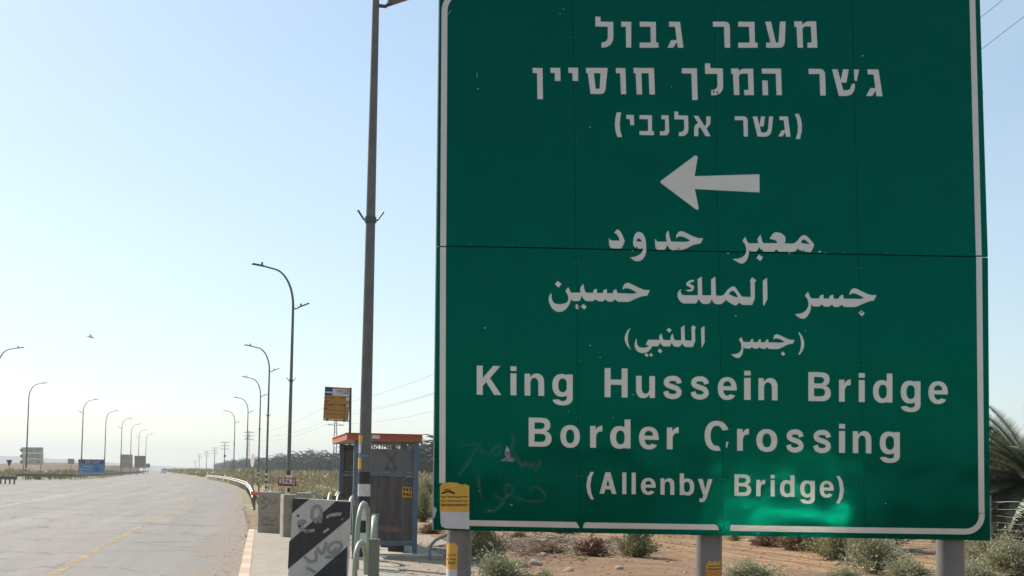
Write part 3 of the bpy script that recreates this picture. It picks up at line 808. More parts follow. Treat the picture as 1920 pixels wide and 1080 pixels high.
def latin(items, base, cap, cuts=()):
    if cuts:
        for a_, b_ in zip((0,) + cuts, cuts + (len(items),)): latin(items[a_:b_], base, cap)
        return
    mb = MB()
    for ch, x0, x1 in items:
        w_, pieces = LG[ch]
        b_ = base((x0 + x1) / 2)
        for i, pc in enumerate(pieces):
            mb.sheet([[(x0 + x * (x1 - x0) / w_, b_ - y * cap / 100 + 0.0192 * (x0 + x * (x1 - x0) / w_ - (x0 + x1) / 2)) for x, y in q] for q in pc], on_sign(0.003 + 0.0004 * i))
    mb.build("lettering", M_LETTER, sign, origin=SGN)
def row(x_ref, base_ref, slope): return lambda x: base_ref + (x - x_ref) * slope
latin([("K",893.9,940),("i",957.2,968.3),("n",983.6,1020.3),("g",1035.5,1073.9),("H",1133.6,1176.7),("u",1192.5,1228),("s",1243.3,1278.6),("s",1294.7,1329.4),("e",1345.7,1381.2),("i",1395.1,1407.4),("n",1421.9,1457.8),("B",1515.5,1557.9),("r",1573,1595),("i",1610,1621.2),("d",1636.6,1673.1),("g",1688.6,1725.7),("e",1740.5,1777)], row(910, 740.2, 0.0193), 54.4, (4, 11))
latin([("B",991.2,1034.4),("o",1050.6,1087.3),("r",1106.4,1129.4),("d",1143.9,1182.2),("e",1198,1235),("r",1250.3,1272.5),("C",1321,1367),("r",1381.9,1404.2),("o",1418,1457.4),("s",1473.8,1506.9),("s",1524.2,1558.2),("i",1573,1584.3),("n",1598.8,1633.5),("g",1649.2,1687)], row(1010, 837.4, 0.0205), 54.2, (6,))
latin([("(",1099.4,1113.5),("A",1123.9,1155.8),("l",1166.7,1174.4),("l",1184.2,1192),("e",1201.7,1229.4),("n",1238.3,1264.4),("b",1274.4,1301.7),("y",1308.6,1335.8),("B",1376.8,1408.6),("r",1418,1434.5),("i",1444.9,1452.4),("d",1462.2,1489.6),("g",1500,1527.7),("e",1536.8,1563),(")",1567.5,1581.8)], row(1140, 925.9, 0.0160), 40.5, (8,))
T2 = on_sign(0.005)
# faded scrawl
def alpha_mat(name, col, a, rough=0.8):
    m = mat(name, col, rough)
    pos = N(m, "ShaderNodeTexCoord").outputs["Object"]
    L(m, mathn(m, 'MULTIPLY', noisef(m, pos, 9, 6, 0.3, 0.62), a), m.node_tree.nodes["Principled BSDF"].inputs["Alpha"])
    return m
M_FADED = alpha_mat("faded_scrawl", (0.20, 0.26, 0.24), 0.20)
mb = MB(); z5 = tf(860, 660, 3.6)
for s_, wd in (([(0,835),(50,770),(110,670),(142,628),(110,622),(50,630),(0,640)], 4), ([(130,650),(200,690),(250,645),(285,632),(280,680),(240,700),(200,690)], 5), ([(365,555),(372,610),(355,660),(385,700),(430,770),(455,740),(480,772),(500,742),(522,800),(550,725)], 6),
               ([(130,830),(140,910),(155,1000)], 5), ([(270,830),(290,825)], 6), ([(235,965),(300,990),(350,960),(365,925),(335,895),(312,925),(322,975),(285,1040),(235,1072),(190,1075)], 4.5), ([(478,935),(515,908),(560,935),(588,978),(560,1005),(500,1010),(430,1000),(365,978)], 4.5)):
    mb.ribbon(smooth(z5(s_)), wd * 1.25, T2)
mb.build("scrawl", M_FADED, sign, origin=SGN)
# chips and scratches in the sheeting
M_CHIP = mat("bare_metal_chip", (0.40, 0.42, 0.40), 0.6)
mb = MB()
chips = [(909, 615, 3), (899, 921, 2.4), (919, 957, 3.2), (959, 947, 2.4), (1660, 944, 2.2), (1617, 105, 2), (1379, 592, 2.6), (1510, 620, 1.6), (1050, 26, 1.8), (1057, 18, 1.4), (1106, 239, 2.4), (1259, 163, 1.6), (1107, 648, 2.2), (1125, 670, 1.5), (1187, 740, 1.8), (1066, 771, 1.4), (1150, 783, 1.5), (1537, 472, 3.4), (1548, 474, 2), (1365, 475, 2.4), (1186, 471, 2), (1480, 475, 2.6), (1262, 470, 1.8), (896, 167, 2)]
for cx, cy, r in chips:
    mb.sheet([[(cx + r * (0.5 + rnd.random() * 0.6) * math.cos(k * 1.05), cy + 0.7 * r * (0.4 + rnd.random() * 0.6) * math.sin(k * 1.05)) for k in range(6)]], T2)
mb.sheet([[(812.5, 950), (817, 951), (819.5, 957), (817, 963), (815.5, 970), (812.6, 972)]], T2)
mb.ribbon([(894, 136), (895, 146)], 0.6, T2)
mb.ribbon([(840, 28), (845, 20)], 0.8, T2)
mb.build("chip_speck", M_CHIP, sign, origin=SGN)
# small torn triangular sticker
mb = MB()
mb.sheet([[(951, 836), (955, 846), (958, 856), (966, 862), (962, 866), (938, 864), (948, 858), (946, 848)]], T2)
mb.sheet([[(951, 836), (956, 846), (947, 845)]], on_sign(0.006), 1)
mb.build("sticker", [mat("torn_sticker", (0.10, 0.09, 0.13), 0.7, (0.30, 0.28, 0.30), 30, 0.9), M_CHIP], sign, origin=SGN)
# posts
M_POST = mat("galvanised_post", (0.22, 0.21, 0.195), 0.5, (0.15, 0.14, 0.128), 5, 0.9, 0.06, 80, metal=0.35)
for cx, w_, in ((861, 46), (1329.5, 48), (1782, 51)):
    r = w_ / 2 * (SY + 0.14) / F_PX
    c = at_depth(cx, 1030, SY + 0.16)
    mb = MB()
    mb.tube([(c.x, c.y, -0.3), (c.x, c.y, at_depth(cx, TOP + 25, SY).z)], r, 28)
    mb.build("post", M_POST, sign, smooth=True, origin=SGN)
# advert stickers
M_PAPERW = mat("white_paper", (0.60, 0.60, 0.60), 0.7, (0.52, 0.51, 0.50), 8, 0.7)
M_INK = mat("black_ink", (0.02, 0.018, 0.015), 0.8)
def arabic_scribble(mb, x0, x1, y, h, to3, seed, wd=1.2, mi=0):
    r_ = random.Random(seed)
    xx = x1
    while xx > x0 + 2:
        wlen = min(r_.uniform(8, 14), xx - x0)
        pts = [(xx, y - h * r_.uniform(0.2, 0.6))]
        k = xx
        while k > xx - wlen:
            k -= r_.uniform(1.2, 2.2)
            pts.append((k, y + h * r_.uniform(-0.35, 0.08)))
        mb.ribbon(pts, wd, to3, mi)
        for _ in range(2):
            dx = r_.uniform(xx - wlen, xx); dy = y + h * r_.choice((-0.75, 0.45))
            mb.sheet([[(dx, dy - .6), (dx + .7, dy), (dx, dy + .6), (dx - .7, dy)]], to3, mi)
        xx -= wlen + 2.2
mb = MB()
TS = on_sign(0.0065); TI = on_sign(0.0085)
mb.sheet([[(829.5, 905.5), (847, 904.3), (858, 905.5), (866, 909), (872, 907.2), (880, 911), (880, 960), (824.8, 959.6), (824.8, 912)]], TS, 0)
mb.sheet([[(825.5, 959.6), (880, 960), (880, 992.3), (858, 991.4), (836, 990.6), (828, 987), (826, 980)]], TS, 1)
mb.ribbon([(828, 925), (840, 921), (853, 925)], 3.4, TI, 2)
mb.ribbon([(832, 919), (841, 917), (846, 920)], 1.6, TI, 2)
arabic_scribble(mb, 827, 877, 932.5, 6, TI, 3, 1.5, 2); arabic_scribble(mb, 828, 877, 940.5, 6, TI, 4, 1.5, 2)
write(mb, "0509-282244 0598-891577", 827, 877, 944.5, 949.2, TI, 0.02, 2, 0.006)
mb.build("advert_sticker", [M_YELLOW, M_PAPERW, M_INK], sign, origin=SGN)
# stickers wrapped on two of the posts
def wrap(cx, w_, a0, a1, y0, y1, px0, jag):
    c = at_depth(cx, 1030, SY + 0.16); r = w_ / 2 * (SY + 0.14) / F_PX + 0.002
    z0, z1 = at_depth(cx, y1, c.y - r).z, at_depth(cx, y0, c.y - r).z
    vs, fs = [], []
    n = 10
    for i in range(n + 1):
        an = a0 + (a1 - a0) * i / n
        vs += [(c.x + r * math.sin(an), c.y - r * math.cos(an), z0), (c.x + r * math.sin(an), c.y - r * math.cos(an), z1 - jag * rnd.random())]
    for i in range(n): fs.append((2 * i, 2 * i + 2, 2 * i + 3, 2 * i + 1))
    return vs, fs
def on_post(cx, w_):
    c = at_depth(cx, 1030, SY + 0.16); r = w_ / 2 * (SY + 0.14) / F_PX + 0.004
    def to3(px, py):
        s = max(-1, min(1, (px - cx) / (w_ / 2)))
        return Vector((c.x + r * s, c.y - r * math.sqrt(max(0, 1 - s * s)), at_depth(px, py, c.y - r).z))
    return to3
mb = MB()
mb.add(*wrap(861, 46, -1.45, -0.08, 1017, 1068, 0, 0.03), 0); mb.add(*wrap(861, 46, -1.45, -0.08, 1068, 1110, 0, 0), 1)
q = on_post(861, 46)
arabic_scribble(mb, 841, 856, 1042, 6, q, 8, 1.3, 2); arabic_scribble(mb, 841, 856, 1050, 6, q, 9, 1.3, 2)
write(mb, "891577", 842, 856, 1053.5, 1058.5, q, 0.02, 2)
mb.build("advert_sticker", [M_YELLOW, M_PAPERW, M_INK], sign, origin=SGN)
M_ORANGE = mat("orange_paper", (0.62, 0.20, 0.05), 0.7, (0.52, 0.22, 0.07), 9, 0.8)
mb = MB()
mb.add(*wrap(1329.5, 48, -0.38, 0.9, 1049, 1071, 0, 0.045), 0); mb.add(*wrap(1329.5, 48, -0.38, 0.9, 1071, 1100, 0, 0), 1)
q = on_post(1329.5, 48)
arabic_scribble(mb, 1324, 1348, 1062, 5, q, 18, 1.3, 2)
write(mb, "0599-891577", 1323, 1348, 1065.5, 1069.5, q, 0.02, 2)
write(mb, "2017 17", 1323, 1346, 1073.5, 1080, q, 0.02, 0)
mb.build("advert_sticker", [M_YELLOW, M_ORANGE, M_INK], sign, origin=SGN)

# ------------------------------------------------------------------ street lamps along both sides of the road
def banded_pole_mat():
    m = mat("banded_pole_paint", (0.2, 0.2, 0.2), 0.55)
    b = m.node_tree.nodes["Principled BSDF"]
    b.inputs["Metallic"].default_value = 0.15
    pos = N(m, "ShaderNodeTexCoord").outputs["Object"]
    s = N(m, "ShaderNodeSeparateXYZ"); L(m, pos, s.inputs[0])
    zz = mathn(m, 'ADD', s.outputs[2], mathn(m, 'MULTIPLY', noisef(m, pos, 9, 3), 0.012))
    odd = mathn(m, 'GREATER_THAN', mathn(m, 'MODULO', mathn(m, 'MULTIPLY', mathn(m, 'SUBTRACT', 1.66 + 8 * 0.212, zz), 1 / 0.424), 1.0), 0.5)
    wear = noisef(m, pos, 14, 6, 0.35, 0.7)
    bands = mixc(m, odd, mixc(m, mathn(m, 'MULTIPLY', wear, 0.5), (0.016, 0.016, 0.018), (0.07, 0.065, 0.06)), mixc(m, mathn(m, 'MULTIPLY', wear, 0.7), (0.62, 0.60, 0.57), (0.40, 0.37, 0.34)))
    steel = mixc(m, noisef(m, pos, 5, 8), (0.115, 0.108, 0.102), (0.155, 0.145, 0.136))
    L(m, mixc(m, mathn(m, 'LESS_THAN', zz, 1.66), steel, bands), b.inputs["Base Color"])
    return m
M_BAND = banded_pole_mat()
def lamp_parts(root, second, r0=0.118, seg=20, vb=True, H=12.0):
    k = H / 12.0
    mb = MB()
    pts, rad = [], []
    for i in range(9):
        z = 9.8 * k * i / 8
        pts.append((0, 0, z)); rad.append(r0 + (0.062 - r0) * i / 8)
    for i in range(1, 9):
        a = R(90) * i / 8 * 0.88
        pts.append((1.05 * (1 - math.cos(a)), 0, 9.8 * k + 1.85 * math.sin(a))); rad.append(0.062 - 0.018 * i / 8)
    e = pts[-1]
    pts.append((1.55, 0, e[2] + 0.16)); rad.append(0.04)
    mb.tube(pts, rad, seg)
    mb.tube([(0, 0, -0.2), (0, 0, 0.03)], r0 * 1.9, 12)
    pole = mb.build("pole", M_BAND, root, smooth=True)
    mb = MB()
    c = Vector((1.76, 0, e[2] + 0.19)); rot = Matrix.Rotation(R(-8), 3, 'Y')
    mb.box(c, (0.66, 0.24, 0.07), 0, rot, 0.8)
    mb.box(c + Vector((-0.18, 0, 0.09)), (0.09, 0.09, 0.12))
    mb.build("lamp_head", M_DARKST, root)
    if second:
        mb = MB()
        mb.tube([(-0.03, 0, 9.72 * k), (-0.17, 0, 9.72 * k), (-0.28, 0, 9.80 * k)], 0.035, 8)
        rot = Matrix.Rotation(R(24), 3, 'Y')
        mb.box((-0.50, 0, 9.90 * k), (0.62, 0.22, 0.055), 0, rot)
        mb.box((-0.38, 0, 9.94 * k), (0.08, 0.08, 0.10))
        mb.build("side_lamp", M_DARKST, root)
    if vb:
        mb = MB()
        for s in (-1, 1):
            mb.tube([(0, 0, 6.10), (0.12 * s, 0, 6.12), (0.23 * s, 0, 6.28)], 0.018, 6)
        mb.tube([(0, 0, 6.07), (0, 0, 6.17)], 0.105, 12)
        mb.build("flag_bracket", M_DARKST, root)
    return pole
R_ROAD = math.atan2(0.262, 1.0)                 # the road bends away to the left of straight ahead
near_y = 22.5
nlamp = thing("street_lamp", "tall grey street lamp nearest the bus shelter, its foot banded black and white", "street lamp", (px_at(683.5, near_y, 1.65), near_y, 0), R_ROAD + math.pi, "street lamps with black and white feet")
lamp_parts(nlamp, True, H=12.35)
# yellow stickers on the nearest pole
mb = MB()
mb.ribbon([(0, 0), (0, 1)], 1, lambda a, b: Vector((0, 0, 0)))
mb = MB()
def wrap_local(r, a0, a1, z0, z1):
    vs, fs = [], []
    for i in range(7):
        an = a0 + (a1 - a0) * i / 6
        vs += [(r * math.cos(an), r * math.sin(an), z0), (r * math.cos(an), r * math.sin(an), z1)]
        if i: fs.append((2 * i - 2, 2 * i, 2 * i + 1, 2 * i - 1))
    return vs, fs
# in the lamp's own axes the viewer is on the +Y side and photo-left is +X
for a0, a1, z0, z1, mi in ((0.15, 1.0, 2.16, 2.29, 0), (0.2, 0.85, 1.98, 2.15, 1), (0.1, 0.95, 1.70, 1.90, 0), (0.5, 1.9, 1.915, 1.955, 2)):
    mb.add(*wrap_local(0.119, a0, a1, z0, z1), mi)
mb.build("advert_sticker", [M_YELLOW, M_PAPERW, mat("blue_paper", (0.10, 0.22, 0.42), 0.7)], nlamp)
right_lamps = [(540, 63.4), (499, 104.5), (484, 140), (461.5, 180), (437.5, 221)]
proto = None
names_r = ["street lamp behind the red kilometre plate", "street lamp second beyond the red kilometre plate, at the end of the crash barrier", "street lamp third beyond the red kilometre plate, rising past the white round sign", "street lamp just left of the second lattice pylon on the verge", "smallest of the receding street lamps on the scrub side of the road"]
for (px, yy), lb in zip(right_lamps, names_r):
    loc = (px_at(px, yy, 0.5), yy, 0)
    if proto is None:
        proto = thing("street_lamp", lb, "street lamp", loc, R_ROAD + math.pi, "street lamps with black and white feet")
        lamp_parts(proto, True, 0.105, 12)
        pk = kids_of(proto)
    else:
        copy_thing(proto, pk, loc, R_ROAD + math.pi, lb)
left_lamps = [(-14, 109), (48, 155), (151.5, 191), (195, 228), (225.5, 261), (243.5, 294), (258.5, 336), (272, 376)]
names_l = ["street lamp whose curved arm alone reaches in at the left edge", "street lamp in front of the beige arrow board", "street lamp at the left end of the blue billboard", "street lamp at the right end of the blue billboard", "street lamp by the left edge of the grey board back", "street lamp by the right edge of the grey board back", "street lamp by the left edge of the brown board back", "farthest street lamp of the row, by the brown board back"]
proto_l = None
for i, ((px, yy), lb) in enumerate(zip(left_lamps, names_l)):
    loc = (px_at(px, yy, 0.0), yy, 0)
    rz = R_ROAD + 0.12
    if proto_l is None:
        proto_l = thing("street_lamp", lb, "street lamp", loc, rz, "street lamps with black and white feet")
        lamp_parts(proto_l, False, 0.11, 10, vb=False)
        pl = kids_of(proto_l)
        proto_l2 = None
    elif i in (2, 4, 6):
        if proto_l2 is None:
            proto_l2 = thing("street_lamp", lb, "street lamp", loc, rz, "street lamps with black and white feet")
            lamp_parts(proto_l2, True, 0.11, 10, vb=False)
            pl2 = kids_of(proto_l2)
        else: copy_thing(proto_l2, pl2, loc, rz, lb)
    else: copy_thing(proto_l, pl, loc, rz, lb)

# ------------------------------------------------------------------ crash barriers
def guardrail(name_label, pts, spacing, z_top=0.75, side=1, max_posts=95, beam=None):
    base = Vector(pts[0])
    root = thing("crash_barrier", name_label, "crash barrier", (base.x, base.y, 0), 0, "crash barriers along the road")
    # resample
    P = [Vector((p[0], p[1], 0)) for p in pts]
    cum = [0]
    for i in range(1, len(P)): cum.append(cum[-1] + (P[i] - P[i - 1]).length)
    def at(s):
        for i in range(1, len(P)):
            if s <= cum[i] or i == len(P) - 1:
                t = (s - cum[i - 1]) / (cum[i] - cum[i - 1])
                return P[i - 1].lerp(P[i], t), (P[i] - P[i - 1]).normalized()
    prof = [(0.0, 0.0), (0.05, -0.045), (0.05, -0.085), (0.0, -0.145), (0.0, -0.175), (0.05, -0.23), (0.05, -0.27), (0.0, -0.31)]
    mb = MB()
    s = 0.0; rows = []
    while s < cum[-1]:
        rows.append(s); s += 2.0 if s < 120 else 6.0
    rows.append(cum[-1])
    for s in rows:
        p, t = at(s)
        nrm = Vector((-t.y, t.x, 0)) * side
        for o, dz in prof:
            mb.v.append(tuple(p + nrm * (o + 0.06) + Vector((0, 0, z_top + dz)) - base.to_3d() * 1))
        for o, dz in reversed(prof):
            mb.v.append(tuple(p + nrm * (o + 0.055) + Vector((0, 0, z_top + dz)) - base.to_3d() * 1))
    npf = len(prof) * 2
    for j in range(len(rows) - 1):
        for i in range(npf):
            a, b = j * npf + i, j * npf + (i + 1) % npf
            mb.f.append((a, b, b + npf, a + npf)); mb.mi.append(0)
    mb.f.append(tuple(range(npf))); mb.mi.append(0)
    mb.build("beam", beam or M_RAIL, root)
    pm_ = MB(); pm_.box((0, 0, z_top / 2 - 0.15), (0.12, 0.08, z_top + 0.2)); pm_.box((0, 0.0, z_top - 0.16), (0.10, 0.16, 0.2))
    first = None; s = 0.3; c = 0
    while s < cum[-1] and c < max_posts:
        p, t = at(s)
        if first is None:
            first = pm_.build("post", M_RAILP, root); d = first
        else:
            d = first.copy(); COL.objects.link(d); d.parent = root
        d.location = (p.x - base.x, p.y - base.y, 0)
        d.rotation_euler = (0, 0, math.atan2(t.y, t.x))
        s += spacing; c += 1
    return root
M_RAIL = mat("zinc_barrier", (0.34, 0.32, 0.29), 0.5, (0.24, 0.215, 0.19), 1.5, 0.9, metal=0.35)
M_RAILP = mat("rusty_barrier_post", (0.13, 0.10, 0.08), 0.75, (0.20, 0.16, 0.13), 4, 0.8)
M_RAIL_SHADE = mat("shaded_barrier", (0.17, 0.16, 0.145), 0.7, (0.12, 0.11, 0.10), 1.0, 0.8)  # darker copy of the zinc: shade on the left beams put into the colour
rp = []
for yy in (53, 62, 75, 100, 125, 154, 185, 216):
    rp.append((x_right(yy) + 0.45, yy))
bar_r = guardrail("crash barrier bending along the right edge of the road toward the concrete blocks", rp, 4.0, side=1)
mb = MB()
mb.box((0.05, -0.15, 0.70), (0.34, 0.10, 0.16), 0); mb.box((0.2, -0.2, 0.92), (0.05, 0.05, 0.26), 1); mb.box((0.10, -0.26, 0.76), (0.12, 0.05, 0.08), 2)
mb.build("end_cap", [mat("orange_plastic", (0.62, 0.16, 0.05), 0.6), M_BLACK, M_WHITE], bar_r)
lp = [(x_left(yy) - 0.6, yy) for yy in (149, 157, 165, 184, 203, 240, 276, 312, 390, 477, 600, 720)]
guardrail("long crash barrier in front of the blue billboard, running far along the left verge", lp, 3.0, side=-1, max_posts=98, beam=M_RAIL_SHADE)
lq = [(px_at(33, 116, 0.4), 116), (px_at(33, 116, 0.4) - 6, 116.4), (px_at(33, 116, 0.4) - 16, 117)]
guardrail("short crash barrier cut off by the left edge, nearer than the long one", lq, 0.42, side=1, max_posts=24, beam=M_RAIL_SHADE)

# ------------------------------------------------------------------ concrete blocks and the striped hazard slab
def scratch(mb, strokes, wd, to3, mi):
    for s in strokes: mb.ribbon(smooth(s, 4), wd, to3, mi)
def slab_block(name, label, cat, px0, px1, ytop_px, dist, depth, rz=0.0, group=None, strokes=None):
    a = px_at(px0, dist, 0.5); b = px_at(px1, dist, 0.5)
    w = b - a; h = at_depth((px0 + px1) / 2, ytop_px, dist).z
    loc = ((a + b) / 2, dist + depth / 2, 0)
    bm = bmesh.new()
    bmesh.ops.create_cube(bm, size=1.0)
    bmesh.ops.subdivide_edges(bm, edges=bm.edges, cuts=9, use_grid_fill=True)
    for v in bm.verts:
        e = sorted((abs(v.co.x), abs(v.co.y), abs(v.co.z)))[1]
        p = Vector((v.co.x * w, v.co.y * depth, (v.co.z + 0.5) * h))
        nz = noise.noise(p * 5 + Vector((px0, 0, 0)))
        if e > 0.49:
            inward = Vector((-v.co.x * w, -v.co.y * depth, -v.co.z * h * 0.3)).normalized()
            p += inward * (0.006 + 0.022 * max(0, nz) + 0.03 * max(0, noise.noise(p * 9) - 0.3))
        else: p += Vector((v.co.x, v.co.y, v.co.z)).normalized() * 0.004 * nz
        v.co = p
    mb = MB(); mb.add([v.co for v in bm.verts], [tuple(q.index for q in f.verts) for f in bm.faces], 0); bm.free()
    if strokes:
        def to3(px, py):
            p = at_depth(px, py, dist)
            return Vector((p.x - loc[0], -depth / 2 - 0.012, p.z))
        scratch(mb, strokes, 1.6, to3, 1)
    o = mb.build(name, [M_CONC, M_GREYG], None)
    o.location = loc; o.rotation_euler = (0, 0, rz)
    return tag(o, label, cat, group)
M_GREYG = mat("faded_graffiti", (0.17, 0.14, 0.12), 0.9, (0.26, 0.22, 0.18), 20, 0.9)
z3 = tf(420, 760, 3.376)
slab_block("concrete_block", "concrete barrier block at the end of the crash barrier, with scrawled letters on its face", "concrete block", 483, 524.5, 922.5, 31.5, 0.32, 0.0, "concrete barrier blocks on the footway",
           [z3([(240,575),(270,590),(235,610),(275,635),(232,655)]), z3([(300,600),(285,610),(300,625),(330,610),(330,590)]), z3([(235,710),(265,715),(235,735),(270,750),(275,700)]), z3([(290,710),(295,735),(330,725),(325,705)]), z3([(230,760),(280,755),(320,752)])])
slab_block("concrete_block", "narrow concrete block with one sunlit side, between the scrawled block and the striped slab", "concrete block", 525, 551, 927, 29.6, 0.36, R(23), "concrete barrier blocks on the footway",
           [z3([(392,610),(412,612),(400,640),(420,650)]), z3([(388,690),(410,700),(395,720),(420,730),(400,760)])])
slab_block("concrete_block", "dark low concrete block mostly hidden behind the top of the striped slab", "concrete block", 551.5, 581, 924, 31.0, 0.4, 0.0, "concrete barrier blocks on the footway")

HZ = 17.4
def on_haz(off): return lambda px, py: at_depth(px, py, HZ) + Vector((0, -off, 0))
HO = at_depth(600, 1000, HZ); HO.z = 0
haz = thing("hazard_slab", "black and white diagonally striped slab scrawled with grey graffiti beside the green hoops", "hazard slab", HO)
mb = MB()
hp = [(549.3, 934), (658, 940), (650, 1092), (539.5, 1092)]
mb.prism(hp, Vector((0, 0.13, 0)), on_haz(0))
mb.build("slab", mat("dirty_white_slab", (0.60, 0.565, 0.52), 0.8, (0.45, 0.42, 0.385), 5, 0.8, 0.2, 50), haz, origin=HO)
mb = MB(); th = on_haz(0.004)
for q in ([(437,587),(540,592.5),(428,686)], [(708,608),(801.5,613),(797,711),(404,1037),(413,862)], [(781,893),(775,1080),(774,1121),(520,1121)]):
    mb.sheet([z3(q)], th)
mb.build("stripe", M_BLACK, haz, origin=HO)
mb = MB(); th2 = on_haz(0.007)
scratch(mb, [z3([(610,745),(600,710),(575,745)]), z3([(615,720),(612,660),(590,635),(565,655),(555,700),(572,730)]), z3([(480,770),(475,740),(515,735),(480,770),(520,795),(575,790)])], 6.0, th2, 0)
scratch(mb, [z3([(505,950),(540,985),(580,980),(580,920)]), z3([(590,900),(620,940),(645,880),(640,870)]), z3([(640,960),(690,955),(740,900),(735,870),(690,870),(660,910),(680,935),(715,900)]), z3([(520,1030),(550,1040),(580,1060)])], 5.4, th2, 0)
scratch(mb, [z3([(655,715),(660,700),(700,688),(745,685)]), z3([(630,805),(650,790),(665,780)]), z3([(675,700),(720,692),(742,690)]), z3([(520,800),(540,800)]), z3([(745,720),(752,722)])], 4.2, th2, 1)
mb.sheet([[(559 + 2.4 * math.cos(k * 0.63), 967 + 2.4 * math.sin(k * 0.63)) for k in range(10)]], th2, 2)
mb.build("graffiti", [M_GREYSTROKE, mat("pale_spray", (0.40, 0.38, 0.36), 0.85), M_BLACK], haz, origin=HO)

# ------------------------------------------------------------------ green hoop railing
M_HOOP = mat("pale_green_paint", (0.25, 0.295, 0.225), 0.45, (0.32, 0.34, 0.28), 8, 0.7)
M_HPOST = mat("dull_green_steel", (0.10, 0.13, 0.10), 0.5, (0.15, 0.17, 0.13), 6, 0.7)
FO = Vector((px_at(690, 22, 0), 22, 0))
hoopf = thing("hoop_railing", "green hooped pedestrian railing between the striped slab and the lamp pole", "railing", FO)
def hoop(p0, p1, apex, r=0.040):
    p0, p1 = Vector(p0), Vector(p1)
    w = (p1 - p0).length
    ra = min(w / 2, apex - 0.1)
    pts = [p0 + Vector((0, 0, -0.1)), p0 + Vector((0, 0, (apex - ra) * 0.5)), p0 + Vector((0, 0, apex - ra))]
    mid = (p0 + p1) / 2; u = (p1 - p0) / w
    for i in range(1, 12):
        a = math.pi * i / 12
        pts.append(mid - u * (w / 2) * math.cos(a) + Vector((0, 0, apex - ra + ra * math.sin(a))))
    pts += [p1 + Vector((0, 0, apex - ra)), p1 + Vector((0, 0, (apex - ra) * 0.5)), p1 + Vector((0, 0, -0.1))]
    mb = MB(); mb.tube(pts, r, 12)
    mb.build("hoop", M_HOOP, hoopf, smooth=True, origin=FO)
def hoop_px(pxa, ya, pxb, yb, apex_px):
    ym = (ya + yb) / 2
    h = at_depth((pxa + pxb) / 2, apex_px + 4, ym).z
    hoop((px_at(pxa, ya, 0.5), ya, 0), (px_at(pxb, yb, 0.5), yb, 0), h)
for a in ((666, 18.5, 687, 19.2, 1013), (669.5, 20.2, 690.5, 21.2, 939.5), (652, 23, 665, 24.5, 929), (629.5, 28, 640.5, 29.5, 922), (613.5, 30, 623, 31.5, 921), (626, 31.5, 640, 33, 918.5), (556, 32.5, 607, 33.5, 919.5), (699, 19.0, 701.5, 20.1, 966)):
    hoop_px(*a)
def rail_post(px, yy, top_px, w):
    x = px_at(px, yy, 0.5); h = at_depth(px, top_px, yy).z
    mb = MB()
    mb.box((x, yy + w / 2, h / 2 - 0.05), (w, w, h + 0.1 - 0.01)); mb.box((x, yy + w / 2, h - 0.001), (w + 0.02, w + 0.02, 0.016))
    mb.build("post", M_HPOST, hoopf, origin=FO)
for a in ((700.5, 18.3, 1012, 0.142), (699.8, 20.3, 965, 0.125), (667, 22.4, 948, 0.12), (645, 27, 937, 0.12), (626, 30.6, 930, 0.10), (609, 32.2, 932, 0.10), (553, 32.4, 930, 0.10)):
    rail_post(*a)

# ------------------------------------------------------------------ bus shelter
BS = Vector((px_at(666, 25, 1.0), 25.0, 0))
BR = math.atan2(0.20, 0.98)
shelter = thing("bus_shelter", "blue framed bus shelter with an orange roof and dusty grey end panels", "bus shelter", BS, BR)
M_BLUE = mat("blue_paint", (0.08, 0.125, 0.175), 0.55, (0.12, 0.16, 0.20), 6, 0.7)
M_OROOF = mat("orange_roof_paint", (0.42, 0.088, 0.028), 0.6, (0.36, 0.10, 0.045), 3, 0.7)
M_PANEL = mat("dusty_grey_panel", (0.12, 0.116, 0.11), 0.6, (0.16, 0.152, 0.14), 3, 0.7)
M_SOFFIT = mat("pale_soffit", (0.50, 0.46, 0.40), 0.8, (0.40, 0.36, 0.30), 3, 0.8)
SW, SLn, SH = 1.17, 4.1, 2.27
PW = 0.10
for nm, (x, y) in (("near", (0, 0)), ("b", (SW, 0)), ("c", (0, SLn)), ("d", (SW, SLn)), ("e", (SW, SLn / 2))):
    mb = MB(); mb.box((x, y, SH / 2), (PW, PW, SH)); mb.build("post", M_BLUE, shelter)
for zc, th_ in ((1.615, 0.075), (0.265, 0.08)):
    for y in (0.0, SLn):
        mb = MB(); mb.box((SW / 2, y, zc), (SW - PW - 0.004, 0.06, th_)); mb.build("crossbar", M_BLUE, shelter)
    for yc in (SLn * 0.25, SLn * 0.75):
        mb = MB(); mb.box((SW, yc, zc), (0.06, SLn / 2 - PW - 0.004, th_)); mb.build("crossbar", M_BLUE, shelter)
gl = mat("dusty_plastic_pane", (0.20, 0.17, 0.15), 0.35)
pos = N(gl, "ShaderNodeTexCoord").outputs["Object"]
cmb = N(gl, "ShaderNodeMapping"); cmb.inputs["Scale"].default_value = (9, 9, 0.7); L(gl, pos, cmb.inputs[0])
st = noisef(gl, cmb.outputs[0], 1.0, 6, 0.35, 0.65)
L(gl, mixc(gl, st, (0.085, 0.07, 0.062), (0.14, 0.12, 0.108)), gl.node_tree.nodes["Principled BSDF"].inputs["Base Color"])
L(gl, mathn(gl, 'ADD', 0.70, mathn(gl, 'MULTIPLY', st, 0.2)), gl.node_tree.nodes["Principled BSDF"].inputs["Alpha"])
M_PANE2 = mat("brown_back_panel", (0.085, 0.065, 0.055), 0.6, (0.12, 0.10, 0.085), 3, 0.8)
for y in (0.0, SLn):
    mb = MB(); mb.box((SW / 2, y, 0.94), (SW - PW - 0.006, 0.012, 1.25)); mb.build("pane", gl, shelter)
    mb = MB(); mb.box((SW / 2, y, 1.885), (SW - PW - 0.006, 0.014, 0.45)); mb.build("end_panel", M_PANEL, shelter)
